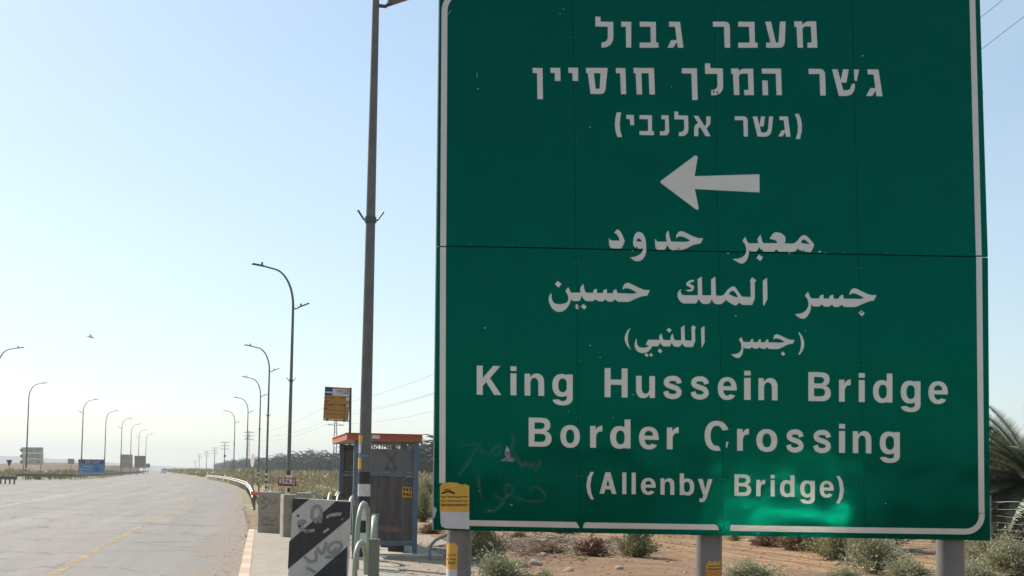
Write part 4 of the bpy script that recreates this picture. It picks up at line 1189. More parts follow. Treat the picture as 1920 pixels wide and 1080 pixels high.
for yc in (SLn * 0.25, SLn * 0.75):
    mb = MB(); mb.box((SW, yc, 0.94), (0.012, SLn / 2 - PW - 0.006, 1.25)); mb.box((SW, yc, 1.885), (0.014, SLn / 2 - PW - 0.006, 0.45))
    mb.build("back_panel", M_PANE2, shelter)
# strip of cut-out letters under the roof at both ends and along the back
mb = MB()
r_ = random.Random(5)
def cut_strip(u0, u1, to3, solid_from):
    u = u0
    mb.box(to3((u0 + u1) / 2, 2.235), [abs(c) for c in (to3(u1, 0) - to3(u0, 0))] and tuple(max(0.012, abs(c)) for c in (to3(u1, 0.05) - to3(u0, 0.0))))
    while u < u1:
        w = r_.uniform(0.018, 0.03); gap = r_.uniform(0.022, 0.045)
        a, b = to3(u, 2.112), to3(u + w, 2.212)
        c = (a + b) / 2; s = tuple(max(0.012, abs(q)) for q in (b - a))
        mb.box(c, s)
        if r_.random() < 0.75:
            zz = r_.choice((2.128, 2.16, 2.2)); a, b = to3(u, zz), to3(u + w + gap + 0.01, zz + 0.018)
            mb.box((a + b) / 2, tuple(max(0.010, abs(q)) for q in (b - a)))
        u += w + gap
cut_strip(PW / 2 + 0.003, SW - PW / 2 - 0.003, lambda u, z: Vector((u, 0, z)), 0)
mb.build("cutout_strip", M_PANEL, shelter)
mb = MB()
mb.box((SW * 0.30, SLn, 2.185), (SW * 0.55, 0.012, 0.155))
mb.build("end_panel", M_PANE2, shelter)
# roof: thin tray with an orange fascia and pale soffit
RX0, RX1, RY0, RY1 = -0.20, SW + 0.10, -0.12, SLn + 0.25
mb = MB()
zt = 2.395
mb.box(((RX0 + RX1) / 2, RY0 + 0.01, 2.335), (RX1 - RX0, 0.02, 0.12), 0); mb.box(((RX0 + RX1) / 2, RY1 - 0.01, 2.335), (RX1 - RX0, 0.02, 0.12), 0)
mb.box((RX0 + 0.01, (RY0 + RY1) / 2, 2.335), (0.02, RY1 - RY0 - 0.042, 0.12), 0); mb.box((RX1 - 0.01, (RY0 + RY1) / 2, 2.335), (0.02, RY1 - RY0 - 0.042, 0.12), 0)
mb.box(((RX0 + RX1) / 2, (RY0 + RY1) / 2, 2.402), (RX1 - RX0 + 0.04, RY1 - RY0 + 0.04, 0.014), 0)
mb.box(((RX0 + RX1) / 2, (RY0 + RY1) / 2, 2.29), (RX1 - RX0 - 0.045, RY1 - RY0 - 0.045, 0.012), 1)
roof = mb.build("roof", [M_OROOF, M_SOFFIT], shelter)
mb = MB(); mb.box((0.36, RY0 - 0.004, 2.34), (0.15, 0.004, 0.07)); mb.build("name_label", M_WHITE, shelter)
mb = MB()
for k in range(4): mb.box((SW - 0.14 - 0.10 * k, SLn / 2, 0.47), (0.085, SLn - 0.8, 0.03), 0)
for y in (0.6, SLn / 2, SLn - 0.6): mb.box((SW - 0.29, y, 0.24), (0.32, 0.05, 0.43), 1)
mb.build("bench", [mat("red_bench_slats", (0.42, 0.13, 0.09), 0.6), M_DARKST], shelter)
# route number plate
mb = MB()
mb.box((SW - 0.165, -0.012, 1.27), (0.19, 0.008, 0.205), 0)
t_ = lambda u, z: Vector((u, -0.0178, z))
write(mb, "943", SW - 0.25, SW - 0.085, 1.36, 1.285, t_, 0.02, 1); write(mb, "946", SW - 0.25, SW - 0.085, 1.265, 1.19, t_, 0.02, 1)
mb.build("route_plate", [mat("orange_yellow_plate", (0.60, 0.28, 0.03), 0.6), M_INK], shelter)
# scuffed paint on the upper panel
mb = MB()
t_ = lambda u, z: Vector((u, -0.0085, z))
for s in ([(0.50, 2.07), (0.62, 1.98), (0.70, 1.88), (0.78, 1.72)], [(0.80, 2.05), (0.70, 1.92), (0.64, 1.84), (0.58, 1.72)], [(0.56, 1.74), (0.68, 1.71), (0.80, 1.74)]):
    mb.ribbon(smooth(s), 0.07, t_)
mb.build("scuff", alpha_mat("dark_scuff", (0.06, 0.058, 0.055), 0.2), shelter)
structure_pad = MB()
structure_pad.box((SW / 2 + 0.05, SLn / 2 - 0.2, 0.03), (SW + 0.9, SLn + 1.0, 0.09))
pad = structure_pad.build("shelter_pad", mat("pale_concrete_slab", (0.44, 0.38, 0.31), 0.9, (0.34, 0.29, 0.23), 4, 0.9, 0.3, 40))
pad.location = BS; pad.rotation_euler = (0, 0, BR); structure(pad)

# ------------------------------------------------------------------ bus stop flag
BP = Vector((px_at(655.5, 31.5, 1.0), 31.5, 0))
stop = thing("bus_stop_sign", "leaning yellow bus stop sign with a blue header, rising behind the shelter roof", "bus stop sign", BP)
def on_stop(off): return lambda px, py: at_depth(px, py, 31.5) + Vector((0, -off, 0))
mb = MB(); mb.tube([(BP.x, BP.y + 0.03, -0.2), at_depth(657.3, 727, 31.53)], 0.03, 10); mb.build("pole", M_DARKST, stop, smooth=True, origin=BP)
mb = MB(); mb.prism([(609.5, 725), (657, 727.5), (653, 788), (606, 785)], Vector((0, 0.02, 0)), on_stop(0.01)); mb.build("board", mat("ochre_board", (0.42, 0.20, 0.045), 0.6, (0.36, 0.18, 0.05), 6, 0.6), stop, origin=BP)
mb = MB(); T_ = on_stop(0.014)
mb.sheet([[(609.8, 725.8), (623.6, 726.5), (622.6, 741.4), (608.8, 740.8)]], T_, 0)
mb.sheet([[(624.0, 729), (655.6, 730.5), (654.8, 743.3), (623, 741.5)]], T_, 1)
mb.sheet([[(649.5, 745), (654.6, 745.2), (654.3, 751), (649.2, 750.8)]], T_, 1); mb.sheet([[(650, 758), (654, 758.2), (653.6, 763), (649.6, 762.8)]], T_, 1)
T3 = on_stop(0.017)
mb.sheet([[(610.3, 733.8), (623, 734.5), (622.7, 737.2), (610, 736.5)]], T3, 1)
for x0, x1, y, s in ((628, 655, 732.3, 1), (632, 655, 735.3, 2), (641, 655, 738.5, 3), (609, 627, 746, 4), (637, 648, 746.5, 5), (609, 617, 752.5, 6), (608, 625, 760, 7), (636, 648.5, 760.8, 8), (608, 616, 766, 9)):
    arabic_scribble(mb, x0, x1, y, 2.2, T3, s, 0.8, 2)
for y in (757, 768.5, 775): mb.ribbon([(607.5, y), (653.5, y + 2.2)], 0.45, T3, 2)
mb.ribbon([(646.5, 757), (645.5, 786)], 0.45, T3, 2)
mb.build("timetable", [mat("navy_header", (0.035, 0.06, 0.14), 0.6), M_PAPERW, M_INK], stop, origin=BP)
mb = MB(); mb.tube([at_depth(606, 786.8, 31.49), at_depth(654, 789.6, 31.49)], 0.016, 6)
for x_ in (613.5, 645.5): mb.box(at_depth(x_, 786.5 + (x_ - 606) * 0.058, 31.48), (0.05, 0.03, 0.06))
mb.build("bottom_rail", M_DARKST, stop, origin=BP)

# ------------------------------------------------------------------ kilometre plate and other small signs
KM = Vector((px_at(536.5, 40, 1.0), 40, 0))
km = thing("kilometre_plate", "red framed kilometre plate reading 296.5 on a thin post", "kilometre sign", KM)
def on_km(off): return lambda px, py: at_depth(px, py, 40) + Vector((0, -off, 0))
mb = MB(); mb.tube([(KM.x, KM.y + 0.05, -0.2), (KM.x, KM.y + 0.05, at_depth(537, 896, 40).z)], 0.03, 8); mb.build("pole", M_WHITE, km, origin=KM)
mb = MB(); mb.prism([(521.6, 895.2), (555.6, 896), (555.6, 912), (521.6, 911)], Vector((0, 0.03, 0)), on_km(0)); mb.build("plate", mat("dark_red_paint", (0.30, 0.02, 0.025), 0.5), km, origin=KM)
mb = MB(); mb.sheet([[(524, 897.3), (553, 898), (553, 907.3), (524, 906.6)]], on_km(0.004), 0)
for i, (c, w_) in enumerate((("2", 5), ("9", 5), ("6", 5), (".", 2), ("5", 5))):
    x0 = 525.8 + [0, 6.4, 12.8, 19.6, 21.6][i]
    write(mb, c, x0, x0 + w_ - 0.3, 898.6 if c != "." else 904.4, 906, on_km(0.007), 0.025, 1)
mb.sheet([[(549, 908.3), (552, 908.4), (550.4, 910.6)]], on_km(0.005), 0)
mb.build("numerals", [M_WHITE, M_INK], km, origin=KM)

WS = Vector((px_at(473, 75, 1.0), 75, 0))
ws = thing("traffic_sign", "small round traffic sign seen edge-on, sunlit, by the crash barrier", "traffic sign", WS, R(-58))
mb = MB()
mb.tube([(0, 0.02, -0.2), (0, 0.02, 2.6)], 0.03, 8); mb.build("pole", M_GALV, ws)
mb = MB()
c = [(0.30 * math.cos(k * math.pi / 12), 0.38 * math.sin(k * math.pi / 12) + 2.2) for k in range(24)]
mb.prism(c, Vector((0, 0.02, 0)), lambda a, b: Vector((a, -0.03, b))); mb.build("disc", mat("pinkish_white_sheet", (0.72, 0.60, 0.52), 0.5), ws)

def board(name, label, cat, x0, x1, y0, y1, dist, m, group=None, rows=None, frame=None, bow=False, base_z=0.0, posts=(0.2, 0.8), back=False):
    c0 = Vector((px_at((x0 + x1) / 2, dist, 1), dist, 0))
    r = thing(name, label, cat, c0, 0, group)
    def to3(px, py, off=0.0): return at_depth(px, py, dist) + Vector((0, -off, 0))
    for f in posts:
        px = x0 + (x1 - x0) * f
        p = to3(px, (y0 + y1) / 2)
        mb = MB(); mb.tube([(p.x, dist + 0.14, -0.2), (p.x, dist + 0.14, to3(px, y0).z - 0.05)], 0.06, 8); mb.build("post", M_GALV, r, origin=c0)
    return r, c0, to3
# arrow board on the left
ar, c0, t3 = board("direction_sign", "beige sign of three stacked arrows pointing left, beyond the left crash barrier", "direction sign", 37, 81, 838, 872, 165, None, posts=(0.16, 0.90))
M_BEIGE = mat("beige_sheeting", (0.62, 0.57, 0.46), 0.6, (0.54, 0.50, 0.40), 0.8, 0.6)
for i in range(3):
    ya = 838.6 + 11.1 * i
    mb = MB()
    mb.prism([(42, ya), (81, ya + 0.2), (80.6, ya + 10.9), (42, ya + 10.8), (36.2, ya + 5.5)], Vector((0, 0.1, 0)), lambda a, b: t3(a, b))
    arabic_scribble(mb, 50, 76, ya + 3.6, 2.2, lambda a, b: t3(a, b, 0.01), 30 + i, 0.8, 1); arabic_scribble(mb, 50, 76, ya + 7.6, 2.2, lambda a, b: t3(a, b, 0.01), 40 + i, 0.8, 1)
    mb.sheet([[(38, ya + 5.5), (41.5, ya + 2.8), (41.5, ya + 8.2)]], lambda a, b: t3(a, b, 0.01), 1)
    mb.build("arrow_panel", [M_BEIGE, mat("dark_grey_ink", (0.10, 0.095, 0.085), 0.8)], ar, origin=c0)
# blue billboard
bb, c0, t3 = board("billboard", "wide blue billboard with a darker top band standing behind the crash barrier", "billboard", 147, 195, 861, 887, 215, None, posts=(0.2, 0.5, 0.8))
mb = MB(); mb.prism([(147, 861), (195, 861.6), (195, 886.4), (147, 887)], Vector((0, 0.12, 0)), lambda a, b: t3(a, b)); mb.build("panel", mat("pale_blue_print", (0.07, 0.25, 0.44), 0.6, (0.06, 0.20, 0.40), 0.6, 0.7), bb, origin=c0)
mb = MB(); q = lambda a, b: t3(a, b, 0.02)
mb.sheet([[(147.4, 861.4), (194.6, 862), (194.6, 870), (175, 871), (147.4, 868.5)]], q, 0)
q2 = lambda a, b: t3(a, b, 0.04)
mb.sheet([[(160, 863), (165, 862.4), (170, 863), (171, 870), (159, 869)]], q2, 3)
arabic_scribble(mb, 173, 189, 865, 2.4, q2, 51, 0.9, 1); arabic_scribble(mb, 173, 187, 868.4, 1.8, q2, 52, 0.8, 1); arabic_scribble(mb, 153, 172, 875, 1.8, q2, 53, 0.7, 1); arabic_scribble(mb, 153, 172, 880, 1.8, q2, 54, 0.7, 1)
for rr, mi in ((5.6, 2), (4.3, 4), (2.4, 2), (1.2, 4)):
    off = 0.04 + 0.02 * (6 - rr)
    mb.sheet([[(182 + rr * math.cos(k * 0.52), 879 + rr * 0.8 * math.sin(k * 0.52)) for k in range(12)]], lambda a, b: t3(a, b, off), mi)
mb.build("print", [mat("dark_blue_print", (0.02, 0.045, 0.16), 0.6), M_PAPERW, mat("deep_blue_print", (0.02, 0.07, 0.22), 0.6), mat("brown_print", (0.28, 0.21, 0.17), 0.7), mat("mid_blue_print", (0.05, 0.16, 0.36), 0.6)], bb, origin=c0)
M_BACKG = mat("grey_sign_back", (0.42, 0.37, 0.31), 0.6, (0.34, 0.30, 0.25), 1.2, 0.7)
M_BACKB = mat("brown_sign_back", (0.26, 0.185, 0.145), 0.6, (0.32, 0.25, 0.20), 1.2, 0.7)
for lb, x0, x1, y0, y1, d, m_ in (("grey back of a large road sign, left of the brown one", 225.5, 248.5, 852, 877, 270, M_BACKG), ("brown back of a large road sign beside the grey one", 252, 273.2, 854.5, 877.2, 305, M_BACKB), ("small dark sign back tucked right of the brown sign back", 273.8, 281, 869, 876.6, 345, M_BACKB), ("small lone grey sign back left of the blue billboard", 127, 139, 860, 870, 250, M_BACKG)):
    s, c0, t3 = board("road_sign", lb, "road sign", x0, x1, y0, y1, d, None, "sign backs on the left verge", posts=(0.18, 0.82) if x1 - x0 > 13 else (0.5,))
    mb = MB(); mb.prism([(x0, y0), (x1, y0 + 0.3), (x1, y1 + 0.2), (x0, y1)], Vector((0, 0.1, 0)), lambda a, b: t3(a, b))
    for f in (0.25, 0.75): mb.ribbon([(x0 + 0.4, y0 + (y1 - y0) * f), (x1 - 0.4, y0 + (y1 - y0) * f + 0.2)], 0.7, lambda a, b: t3(a, b, 0.05), 1)
    mb.build("panel", [m_, M_GALV], s, origin=c0)
yc = Vector((px_at(16, 150, 0), 150, 0))
ys_ = thing("yield_sign", "small dark triangular sign back on a thin post near the left edge", "traffic sign", yc)
mb = MB(); mb.tube([(0, 0.04, -0.2), (0, 0.04, 1.6)], 0.04, 8); mb.build("pole", M_GALV, ys_)
mb = MB(); mb.prism([(-0.36, 2.35), (0.36, 2.35), (0, 1.55)], Vector((0, 0.03, 0)), lambda a, b: Vector((a, 0, b))); mb.build("plate", M_DARKST, ys_)

# ------------------------------------------------------------------ lattice pylons and their wires
M_LATT = mat("grey_lattice_steel", (0.20, 0.20, 0.20), 0.6, metal=0.2)
def lattice(root, H, arms, w0=0.55, w1=0.26, r=0.032):
    mb = MB()
    n = int(H / 0.8)
    def wz(z): return w0 + (w1 - w0) * z / H
    cs = [(-1, -1), (1, -1), (1, 1), (-1, 1)]
    for sx, sy in cs:
        mb.tube([(sx * w0 / 2, sy * w0 / 2, -0.2), (sx * w1 / 2, sy * w1 / 2, H)], r, 4, cap=False)
    for i in range(n):
        z0, z1 = H * i / n, H * (i + 1) / n
        for k in range(4):
            a, b = cs[k], cs[(k + 1) % 4]
            if i % 2: a, b = b, a
            mb.tube([(a[0] * wz(z0) / 2, a[1] * wz(z0) / 2, z0), (b[0] * wz(z1) / 2, b[1] * wz(z1) / 2, z1)], r * 0.65, 3, cap=False)
    mb.build("tower", M_LATT, root)
    for z in arms:
        mb = MB()
        mb.tube([(-1.25, 0, z), (1.25, 0, z)], 0.045, 4); mb.tube([(-1.25, 0, z), (0, 0, z + 0.28), (1.25, 0, z)], 0.022, 4)
        for x_ in (-1.2, -0.75, 0.75, 1.2): mb.tube([(x_, 0, z), (x_, 0, z + 0.22)], 0.035, 5)
        mb.build("crossarm", M_LATT, root)
pyl = [(628, 200, 'lattice pylon standing behind the bus stop sign'), (465.5, 333, 'lattice pylon with three crossarms beside the street lamps'), (420.5, 460, 'hazy pylon with a dark box on its pole, tallest of the far line'), (402, 585, 'hazy pylon second in the far line'), (387, 706, 'hazy pylon third in the far line'), (373.5, 860, 'faintest hazy pylon of the far line'), (366, 1000, 'stubby dark pole at the far end of the pylon line')]
P1 = None; tops = []
for i, (px, d, lb) in enumerate(pyl):
    loc = (px_at(px, d, 4), d, 0)
    tops.append((loc[0], d))
    if i in (0, 1):
        p = thing("lattice_pylon", lb, "pylon", loc, 0.3, "power pylons beside the palm plantation")
        lattice(p, 11.8 if i else 12.2, (11.4, 10.5, 9.6) if i else (11.8, 10.6, 8.9))
        P1 = P1 or p
        if i == 1: src, sk = p, kids_of(p)
    else:
        if i == 2:
            p = thing("lattice_pylon", lb, "pylon", loc, 0.3, "power pylons beside the palm plantation")
            mb = MB(); mb.tube([(0, 0, -0.2), (0, 0, 11.6)], [0.20, 0.12], 8); mb.build("pole", M_LATT, p)
            for z in (11.4, 10.2, 9.0):
                mb = MB(); mb.tube([(-1.4, 0, z), (1.4, 0, z)], 0.07, 4)
                for x_ in (-1.35, -0.7, 0.7, 1.35): mb.tube([(x_, 0, z), (x_, 0, z + 0.35)], 0.06, 4)
                mb.build("crossarm", M_LATT, p)
            sk3, src3 = kids_of(p), p
            mb = MB(); mb.box((0.1, -0.25, 6.6), (0.7, 0.5, 0.8)); mb.build("transformer", M_DARKST, p)
        else:
            copy_thing(src3, sk3, loc, 0.3, lb, scale=(1, 1, 0.72) if i == 6 else None)
NP = (7.6, 75.0)
p = copy_thing(P1, kids_of(P1), (NP[0], NP[1], 0), 0.3, "lattice pylon hidden behind the green road sign")
M_WIRE = mat("power_wire", (0.10, 0.10, 0.105), 0.5, metal=0.3)
def wire(a, b, sag, r=0.012, label="thin power wire", n=14):
    pts = []
    for i in range(n + 1):
        t = i / n
        q = Vector(a).lerp(Vector(b), t); q.z -= sag * 4 * t * (1 - t)
        pts.append(tuple(q))
    mb = MB(); mb.tube(pts, r, 4)
    return tag(mb.build("power_wire", M_WIRE, None, origin=pts[0]), label, "wire", "power wires strung between the pylons")
def arm(p, x_, z): return (p[0] + x_ * math.cos(0.3), p[1] + x_ * math.sin(0.3), z)
T0 = (tops[0][0], 200.0); T1 = (tops[1][0], 333.0)
for (x_, z0, z1, zl) in ((-1.2, 12.0, 13.0, "topmost wire slanting up from the bus stop sign to the green sign"), (1.2, 11.0, 12.0, "second wire from the top between the bus stop sign and the green sign"), (-0.9, 10.3, 11.1, "third wire from the top between the bus stop sign and the green sign"), (1.2, 9.1, 10.0, "lowest wire slanting from the bus stop sign to the green sign")):
    wire(arm(T0, x_, z0), arm(NP, x_, z1), 1.3, 0.016, zl)
for (x_, z0, z1, zl) in ((-1.2, 11.6, 12.0, "upper thin wire between the two lattice pylons"), (1.2, 10.7, 10.9, "middle thin wire between the two lattice pylons"), (-1.2, 9.8, 9.1, "lower thin wire between the two lattice pylons")):
    wire(arm(T1, x_, z0), arm(T0, x_, z1), 1.5, 0.018, zl)
for a_, b_, zl in (((1842, 29), (1879, 0), "upper of two wires crossing the top right corner"), ((1842, 90), (1920, 30), "lower of two wires crossing the top right corner")):
    p0, p1 = at_depth(*a_, 46), at_depth(*b_, 44)
    d = p1 - p0
    d2 = d / d.length
    wire(p0 - d2 * 9, p0 + d2 * 14, 0.02, 0.012, zl)

# ------------------------------------------------------------------ oncoming car, bird
CARX = px_at(306.5, 440, 0.5)
car = thing("car", "white car far down the road, facing the viewer", "car", (CARX, 440, 0), R_ROAD)
M_CARW = mat("white_car_paint", (0.75, 0.75, 0.74), 0.25, spec=0.6)
M_CGL = mat("dark_car_glass", (0.03, 0.035, 0.04), 0.1)
mb = MB()
sec = [(-2.1, 0.35, 0.80, 0.85), (-1.95, 0.30, 0.92, 0.88), (-0.9, 0.28, 1.0, 0.90), (0.0, 0.28, 1.02, 0.90), (1.3, 0.28, 1.02, 0.90), (2.0, 0.32, 1.0, 0.87), (2.1, 0.4, 0.9, 0.82)]
vs, fs = [], []
for y_, zb, zt, hw in sec: vs += [(-hw, y_, zb), (-hw, y_, (zb + zt) / 2), (-hw * 0.94, y_, zt), (hw * 0.94, y_, zt), (hw, y_, (zb + zt) / 2), (hw, y_, zb)]
for i in range(len(sec) - 1):
    for k in range(6):
        a, b = i * 6 + k, i * 6 + (k + 1) % 6
        fs.append((a, b, b + 6, a + 6))
fs += [tuple(range(6)), tuple(range((len(sec) - 1) * 6, len(sec) * 6))]
mb.add(vs, fs, 0)
mb.build("body", [M_CARW], car)
mb = MB()
cab = [(-0.95, 1.0, 0.84), (-0.25, 1.48, 0.66), (1.1, 1.50, 0.66), (1.75, 1.02, 0.82)]
vs = []; fs = []
for y_, z_, hw in cab: vs += [(-hw, y_, z_), (hw, y_, z_)]
mb.add(vs, [(2, 3, 5, 4)], 0); mb.add(vs, [(0, 1, 3, 2), (4, 5, 7, 6), (0, 2, 4, 6), (1, 7, 5, 3)], 1)
mb.build("cabin", [M_CARW, M_CGL], car)
for sx in (-1, 1):
    for sy in (-1.3, 1.3):
        mb = MB(); mb.tube([(sx * 0.68, sy, 0.32), (sx * 0.9, sy, 0.32)], 0.32, 14); mb.build("wheel", M_BLACK, car)
    mb = MB(); mb.box((sx * 0.62, -2.08, 0.72), (0.34, 0.08, 0.16)); mb.build("headlight", mat("headlight_lens", (0.6, 0.62, 0.63), 0.15), car)
mb = MB(); mb.box((0, -2.09, 0.50), (1.0, 0.06, 0.2)); mb.build("grille", M_BLACK, car)

# ------------------------------------------------------------------ unseen silver car, added behind the viewer to glint sunlight onto the sign
pc = thing("glint_car", "unseen silver rounded car added behind the viewer to glint sun onto the sign", "car", (5.85, -7.6, 0), R(27))
M_GLINT = mat("glint_car_paint", (0.88, 0.86, 0.83), 0.17, metal=0.97)
bumpn(M_GLINT, noisef(M_GLINT, N(M_GLINT, "ShaderNodeTexCoord").outputs["Object"], 2.2, 2, 0.3, 0.7), 0.36, 0.12)  # dents shaped to break the glint into patches
half = [(0.62, 0.28), (0.84, 0.38), (0.88, 0.60), (0.865, 0.75), (0.81, 0.93), (0.72, 1.12), (0.62, 1.30), (0.50, 1.43), (0.28, 1.49)]
ringp = half + [(-a_, z_) for a_, z_ in reversed(half)]
mb = MB()
stations = [(-2.5, 0.80, 0.56), (-2.2, 0.92, 0.66), (-1.1, 1.0, 0.68), (-0.7, 1.0, 0.98), (-0.2, 1.0, 1.0), (0.7, 1.0, 1.0), (1.4, 1.0, 0.98), (2.2, 0.95, 0.70), (2.5, 0.85, 0.62)]
for x_, kw, kz in stations: mb.v += [(x_, yv * kw, 0.28 + (zv - 0.28) * kz) for yv, zv in ringp]
nr = len(ringp)
for i in range(len(stations) - 1):
    for k in range(nr):
        a_, b_ = i * nr + k, i * nr + (k + 1) % nr
        mb.f.append((a_, b_, b_ + nr, a_ + nr)); mb.mi.append(0)
mb.f += [tuple(range(nr)), tuple(range((len(stations) - 1) * nr, len(stations) * nr))]; mb.mi += [0, 0]
mb.build("body", M_GLINT, pc, smooth=True)
for sx in (-1.3, 1.3):
    for sy in (-0.80, 0.80):
        mb = MB(); mb.tube([(sx, sy - 0.11, 0.31), (sx, sy + 0.11, 0.31)], 0.31, 18); mb.build("wheel", M_BLACK, pc)
for sy in (-1, 1):
    mb = MB(); mb.prism([(-0.6, 1.12), (-0.5, 1.30), (1.15, 1.30), (1.3, 1.12)], Vector((0, 0.01, 0)), lambda a, b: Vector((a, sy * (0.735 if b < 1.2 else 0.635) - 0.005, b))); mb.build("window", M_CGL, pc)

BDP = at_depth(170, 632, 60)
bird = thing("bird", "small grey bird flying in the pale sky above the road", "bird", BDP, R(15))
bird.scale = (0.8, 0.8, 0.8)
mb = MB()
mb.tube([(-0.22, 0, 0.05), (-0.14, 0, 0.035), (0, 0, 0), (0.12, 0, -0.02), (0.20, 0, -0.055), (0.24, 0, -0.06)], [0.012, 0.035, 0.055, 0.045, 0.03, 0.006], 10)
for s in (-1, 1):
    mb.add([(0.10, s * 0.03, 0.0), (-0.05, s * 0.03, 0.01), (0.05, s * 0.17, 0.10), (-0.05, s * 0.16, 0.10), (-0.10, s * 0.34, 0.13), (-0.05, s * 0.32, 0.135)], [(0, 1, 3, 2), (2, 3, 4, 5)])
mb.build("body", mat("grey_plumage", (0.80, 0.80, 0.80), 0.8), bird, smooth=True)

# ------------------------------------------------------------------ far land: embankment, distant hills
def ridge(name, picks, depth_back, m, label=None):
    mb = MB()
    n = len(picks)
    for px, py, d in picks:
        t = at_depth(px, py, d)
        h = t.z
        front = Vector((t.x * (d - depth_back * 0.6) / d, d - depth_back * 0.6, -0.1))
        mid = Vector((t.x * (d - depth_back * 0.25) / d, d - depth_back * 0.25, h * 0.72))
        back = Vector((t.x * (d + depth_back) / d, d + depth_back, -0.1))
        mb.v += [tuple(front), tuple(mid), tuple(t), tuple(back)]
    for i in range(n - 1):
        for k in range(3):
            a = 4 * i + k
            mb.f.append((a, a + 4, a + 5, a + 1)); mb.mi.append(0)
    return structure(mb.build(name, m, smooth=True))
M_EMB = mat("dry_embankment", (0.165, 0.10, 0.052), 0.95, (0.11, 0.08, 0.04), 0.12, 0.8, 0.6, 1.5)
def interp(picks, n=6):
    out = []
    for i in range(len(picks) - 1):
        for k in range(n):
            t = k / n
            a, b = picks[i], picks[i + 1]
            out.append((a[0] + (b[0] - a[0]) * t, a[1] + (b[1] - a[1]) * t + (rnd.uniform(-.5, .5) if k else 0), a[2] + (b[2] - a[2]) * t))
    return out + [picks[-1]]
ridge("hill", interp([(-120, 872, 300), (-40, 870.5, 300), (10, 869, 300), (40, 868, 300), (80, 867.2, 300), (120, 867.4, 310), (150, 868.5, 320), (175, 871, 340), (205, 872.5, 360), (240, 873.5, 400), (262, 877.5, 430)]), 45, M_EMB)
M_MTN = mat("distant_hills", (0.24, 0.21, 0.20), 0.95, (0.19, 0.17, 0.16), 0.003, 0.7)
ridge("hill", interp([(-500, 862, 2600), (-250, 856, 2600), (-60, 852, 2600), (40, 856, 2600), (120, 861, 2600), (220, 868, 2700), (300, 874, 2800), (360, 877, 2900), (420, 877, 3000), (520, 878, 3000), (700, 880, 3000)], 4), 600, M_MTN)

# ------------------------------------------------------------------ vegetation
def leaf_mat(name, c1, c2, rough=0.6, scale=2.5, rndv=0.18, trans=0.25):
    m = mat(name, c1, rough, c2, scale, 0.9, rnd=rndv)
    nt = m.node_tree; b = nt.nodes["Principled BSDF"]
    out = nt.nodes["Material Output"]
    src = b.inputs["Base Color"].links[0].from_socket
    tr = nt.nodes.new("ShaderNodeBsdfTranslucent")
    nt.links.new(src, tr.inputs[0])
    ms = nt.nodes.new("ShaderNodeMixShader"); ms.inputs[0].default_value = trans
    nt.links.new(b.outputs[0], ms.inputs[1]); nt.links.new(tr.outputs[0], ms.inputs[2]); nt.links.new(ms.outputs[0], out.inputs[0])
    return m
M_SAGE = leaf_mat("sage_leaves", (0.36, 0.35, 0.22), (0.23, 0.235, 0.13), scale=3)
M_OLIVE = leaf_mat("olive_leaves", (0.31, 0.295, 0.145), (0.17, 0.175, 0.08), scale=3)
M_DRY = leaf_mat("dry_stems", (0.27, 0.19, 0.10), (0.17, 0.11, 0.055), scale=3)
M_RUST = leaf_mat("rusty_stems", (0.20, 0.085, 0.05), (0.13, 0.06, 0.04), scale=3)
M_FIELD = leaf_mat("field_scrub_leaves", (0.32, 0.255, 0.14), (0.14, 0.14, 0.06), scale=0.5, rndv=0.22)
M_TWIG = mat("grey_twigs", (0.20, 0.155, 0.11), 0.9)
def shrub_mesh(seed, w, h, nl, leaf, spread=0.5, twigs=10, flat=0.0):
    r = random.Random(seed)
    mb, tb = MB(), MB()
    stems = []
    for i in range(85):
        az = r.uniform(0, 6.283); el = R(r.uniform(12, 88))
        d = Vector((math.cos(az) * math.cos(el) * w / 2, math.sin(az) * math.cos(el) * w / 2, math.sin(el) * h))
        bumpy = 0.78 + 0.5 * noise.noise(d * 2.2 / max(w, h) * 2 + Vector((seed, 0, 0)))
        end = d * bumpy * r.uniform(0.75, 1.18)
        base = Vector((r.gauss(0, .05 * w), r.gauss(0, .05 * w), 0))
        mid = base.lerp(end, 0.5) + Vector((r.gauss(0, .03), r.gauss(0, .03), 0.08 * h))
        stems.append((base, mid, end))
        if i % 3 == 0: tb.tube([tuple(base - Vector((0, 0, .04))), tuple(mid), tuple(end)], [0.009, 0.006, 0.002], 4, cap=False)
    for i in range(nl):
        a_, m_, e_ = stems[r.randrange(85)]
        t = 0.22 + 0.80 * (r.random() ** 0.75)
        p = a_ * (1 - t) ** 2 + m_ * 2 * t * (1 - t) + e_ * t * t
        tn = (e_ - m_).normalized()
        p += Vector((r.gauss(0, 1), r.gauss(0, 1), r.gauss(0, .8))) * (0.03 + 0.05 * t) * w * 0.8
        if p.z < 0.02: p.z = abs(p.z) * 0.4 + 0.01
        out = (tn * 0.8 + Vector((r.gauss(0, .5), r.gauss(0, .5), 0.35 + r.gauss(0, .35)))).normalized()
        side = out.cross(Vector((r.gauss(0, 1), r.gauss(0, 1), r.gauss(0, 1)))).normalized()
        l = leaf * r.uniform(0.6, 1.5); wd = l * 0.2
        mb.add([p - side * wd, p + side * wd, p + out * l], [(0, 1, 2)])
    return mb, tb
PROTO = {}
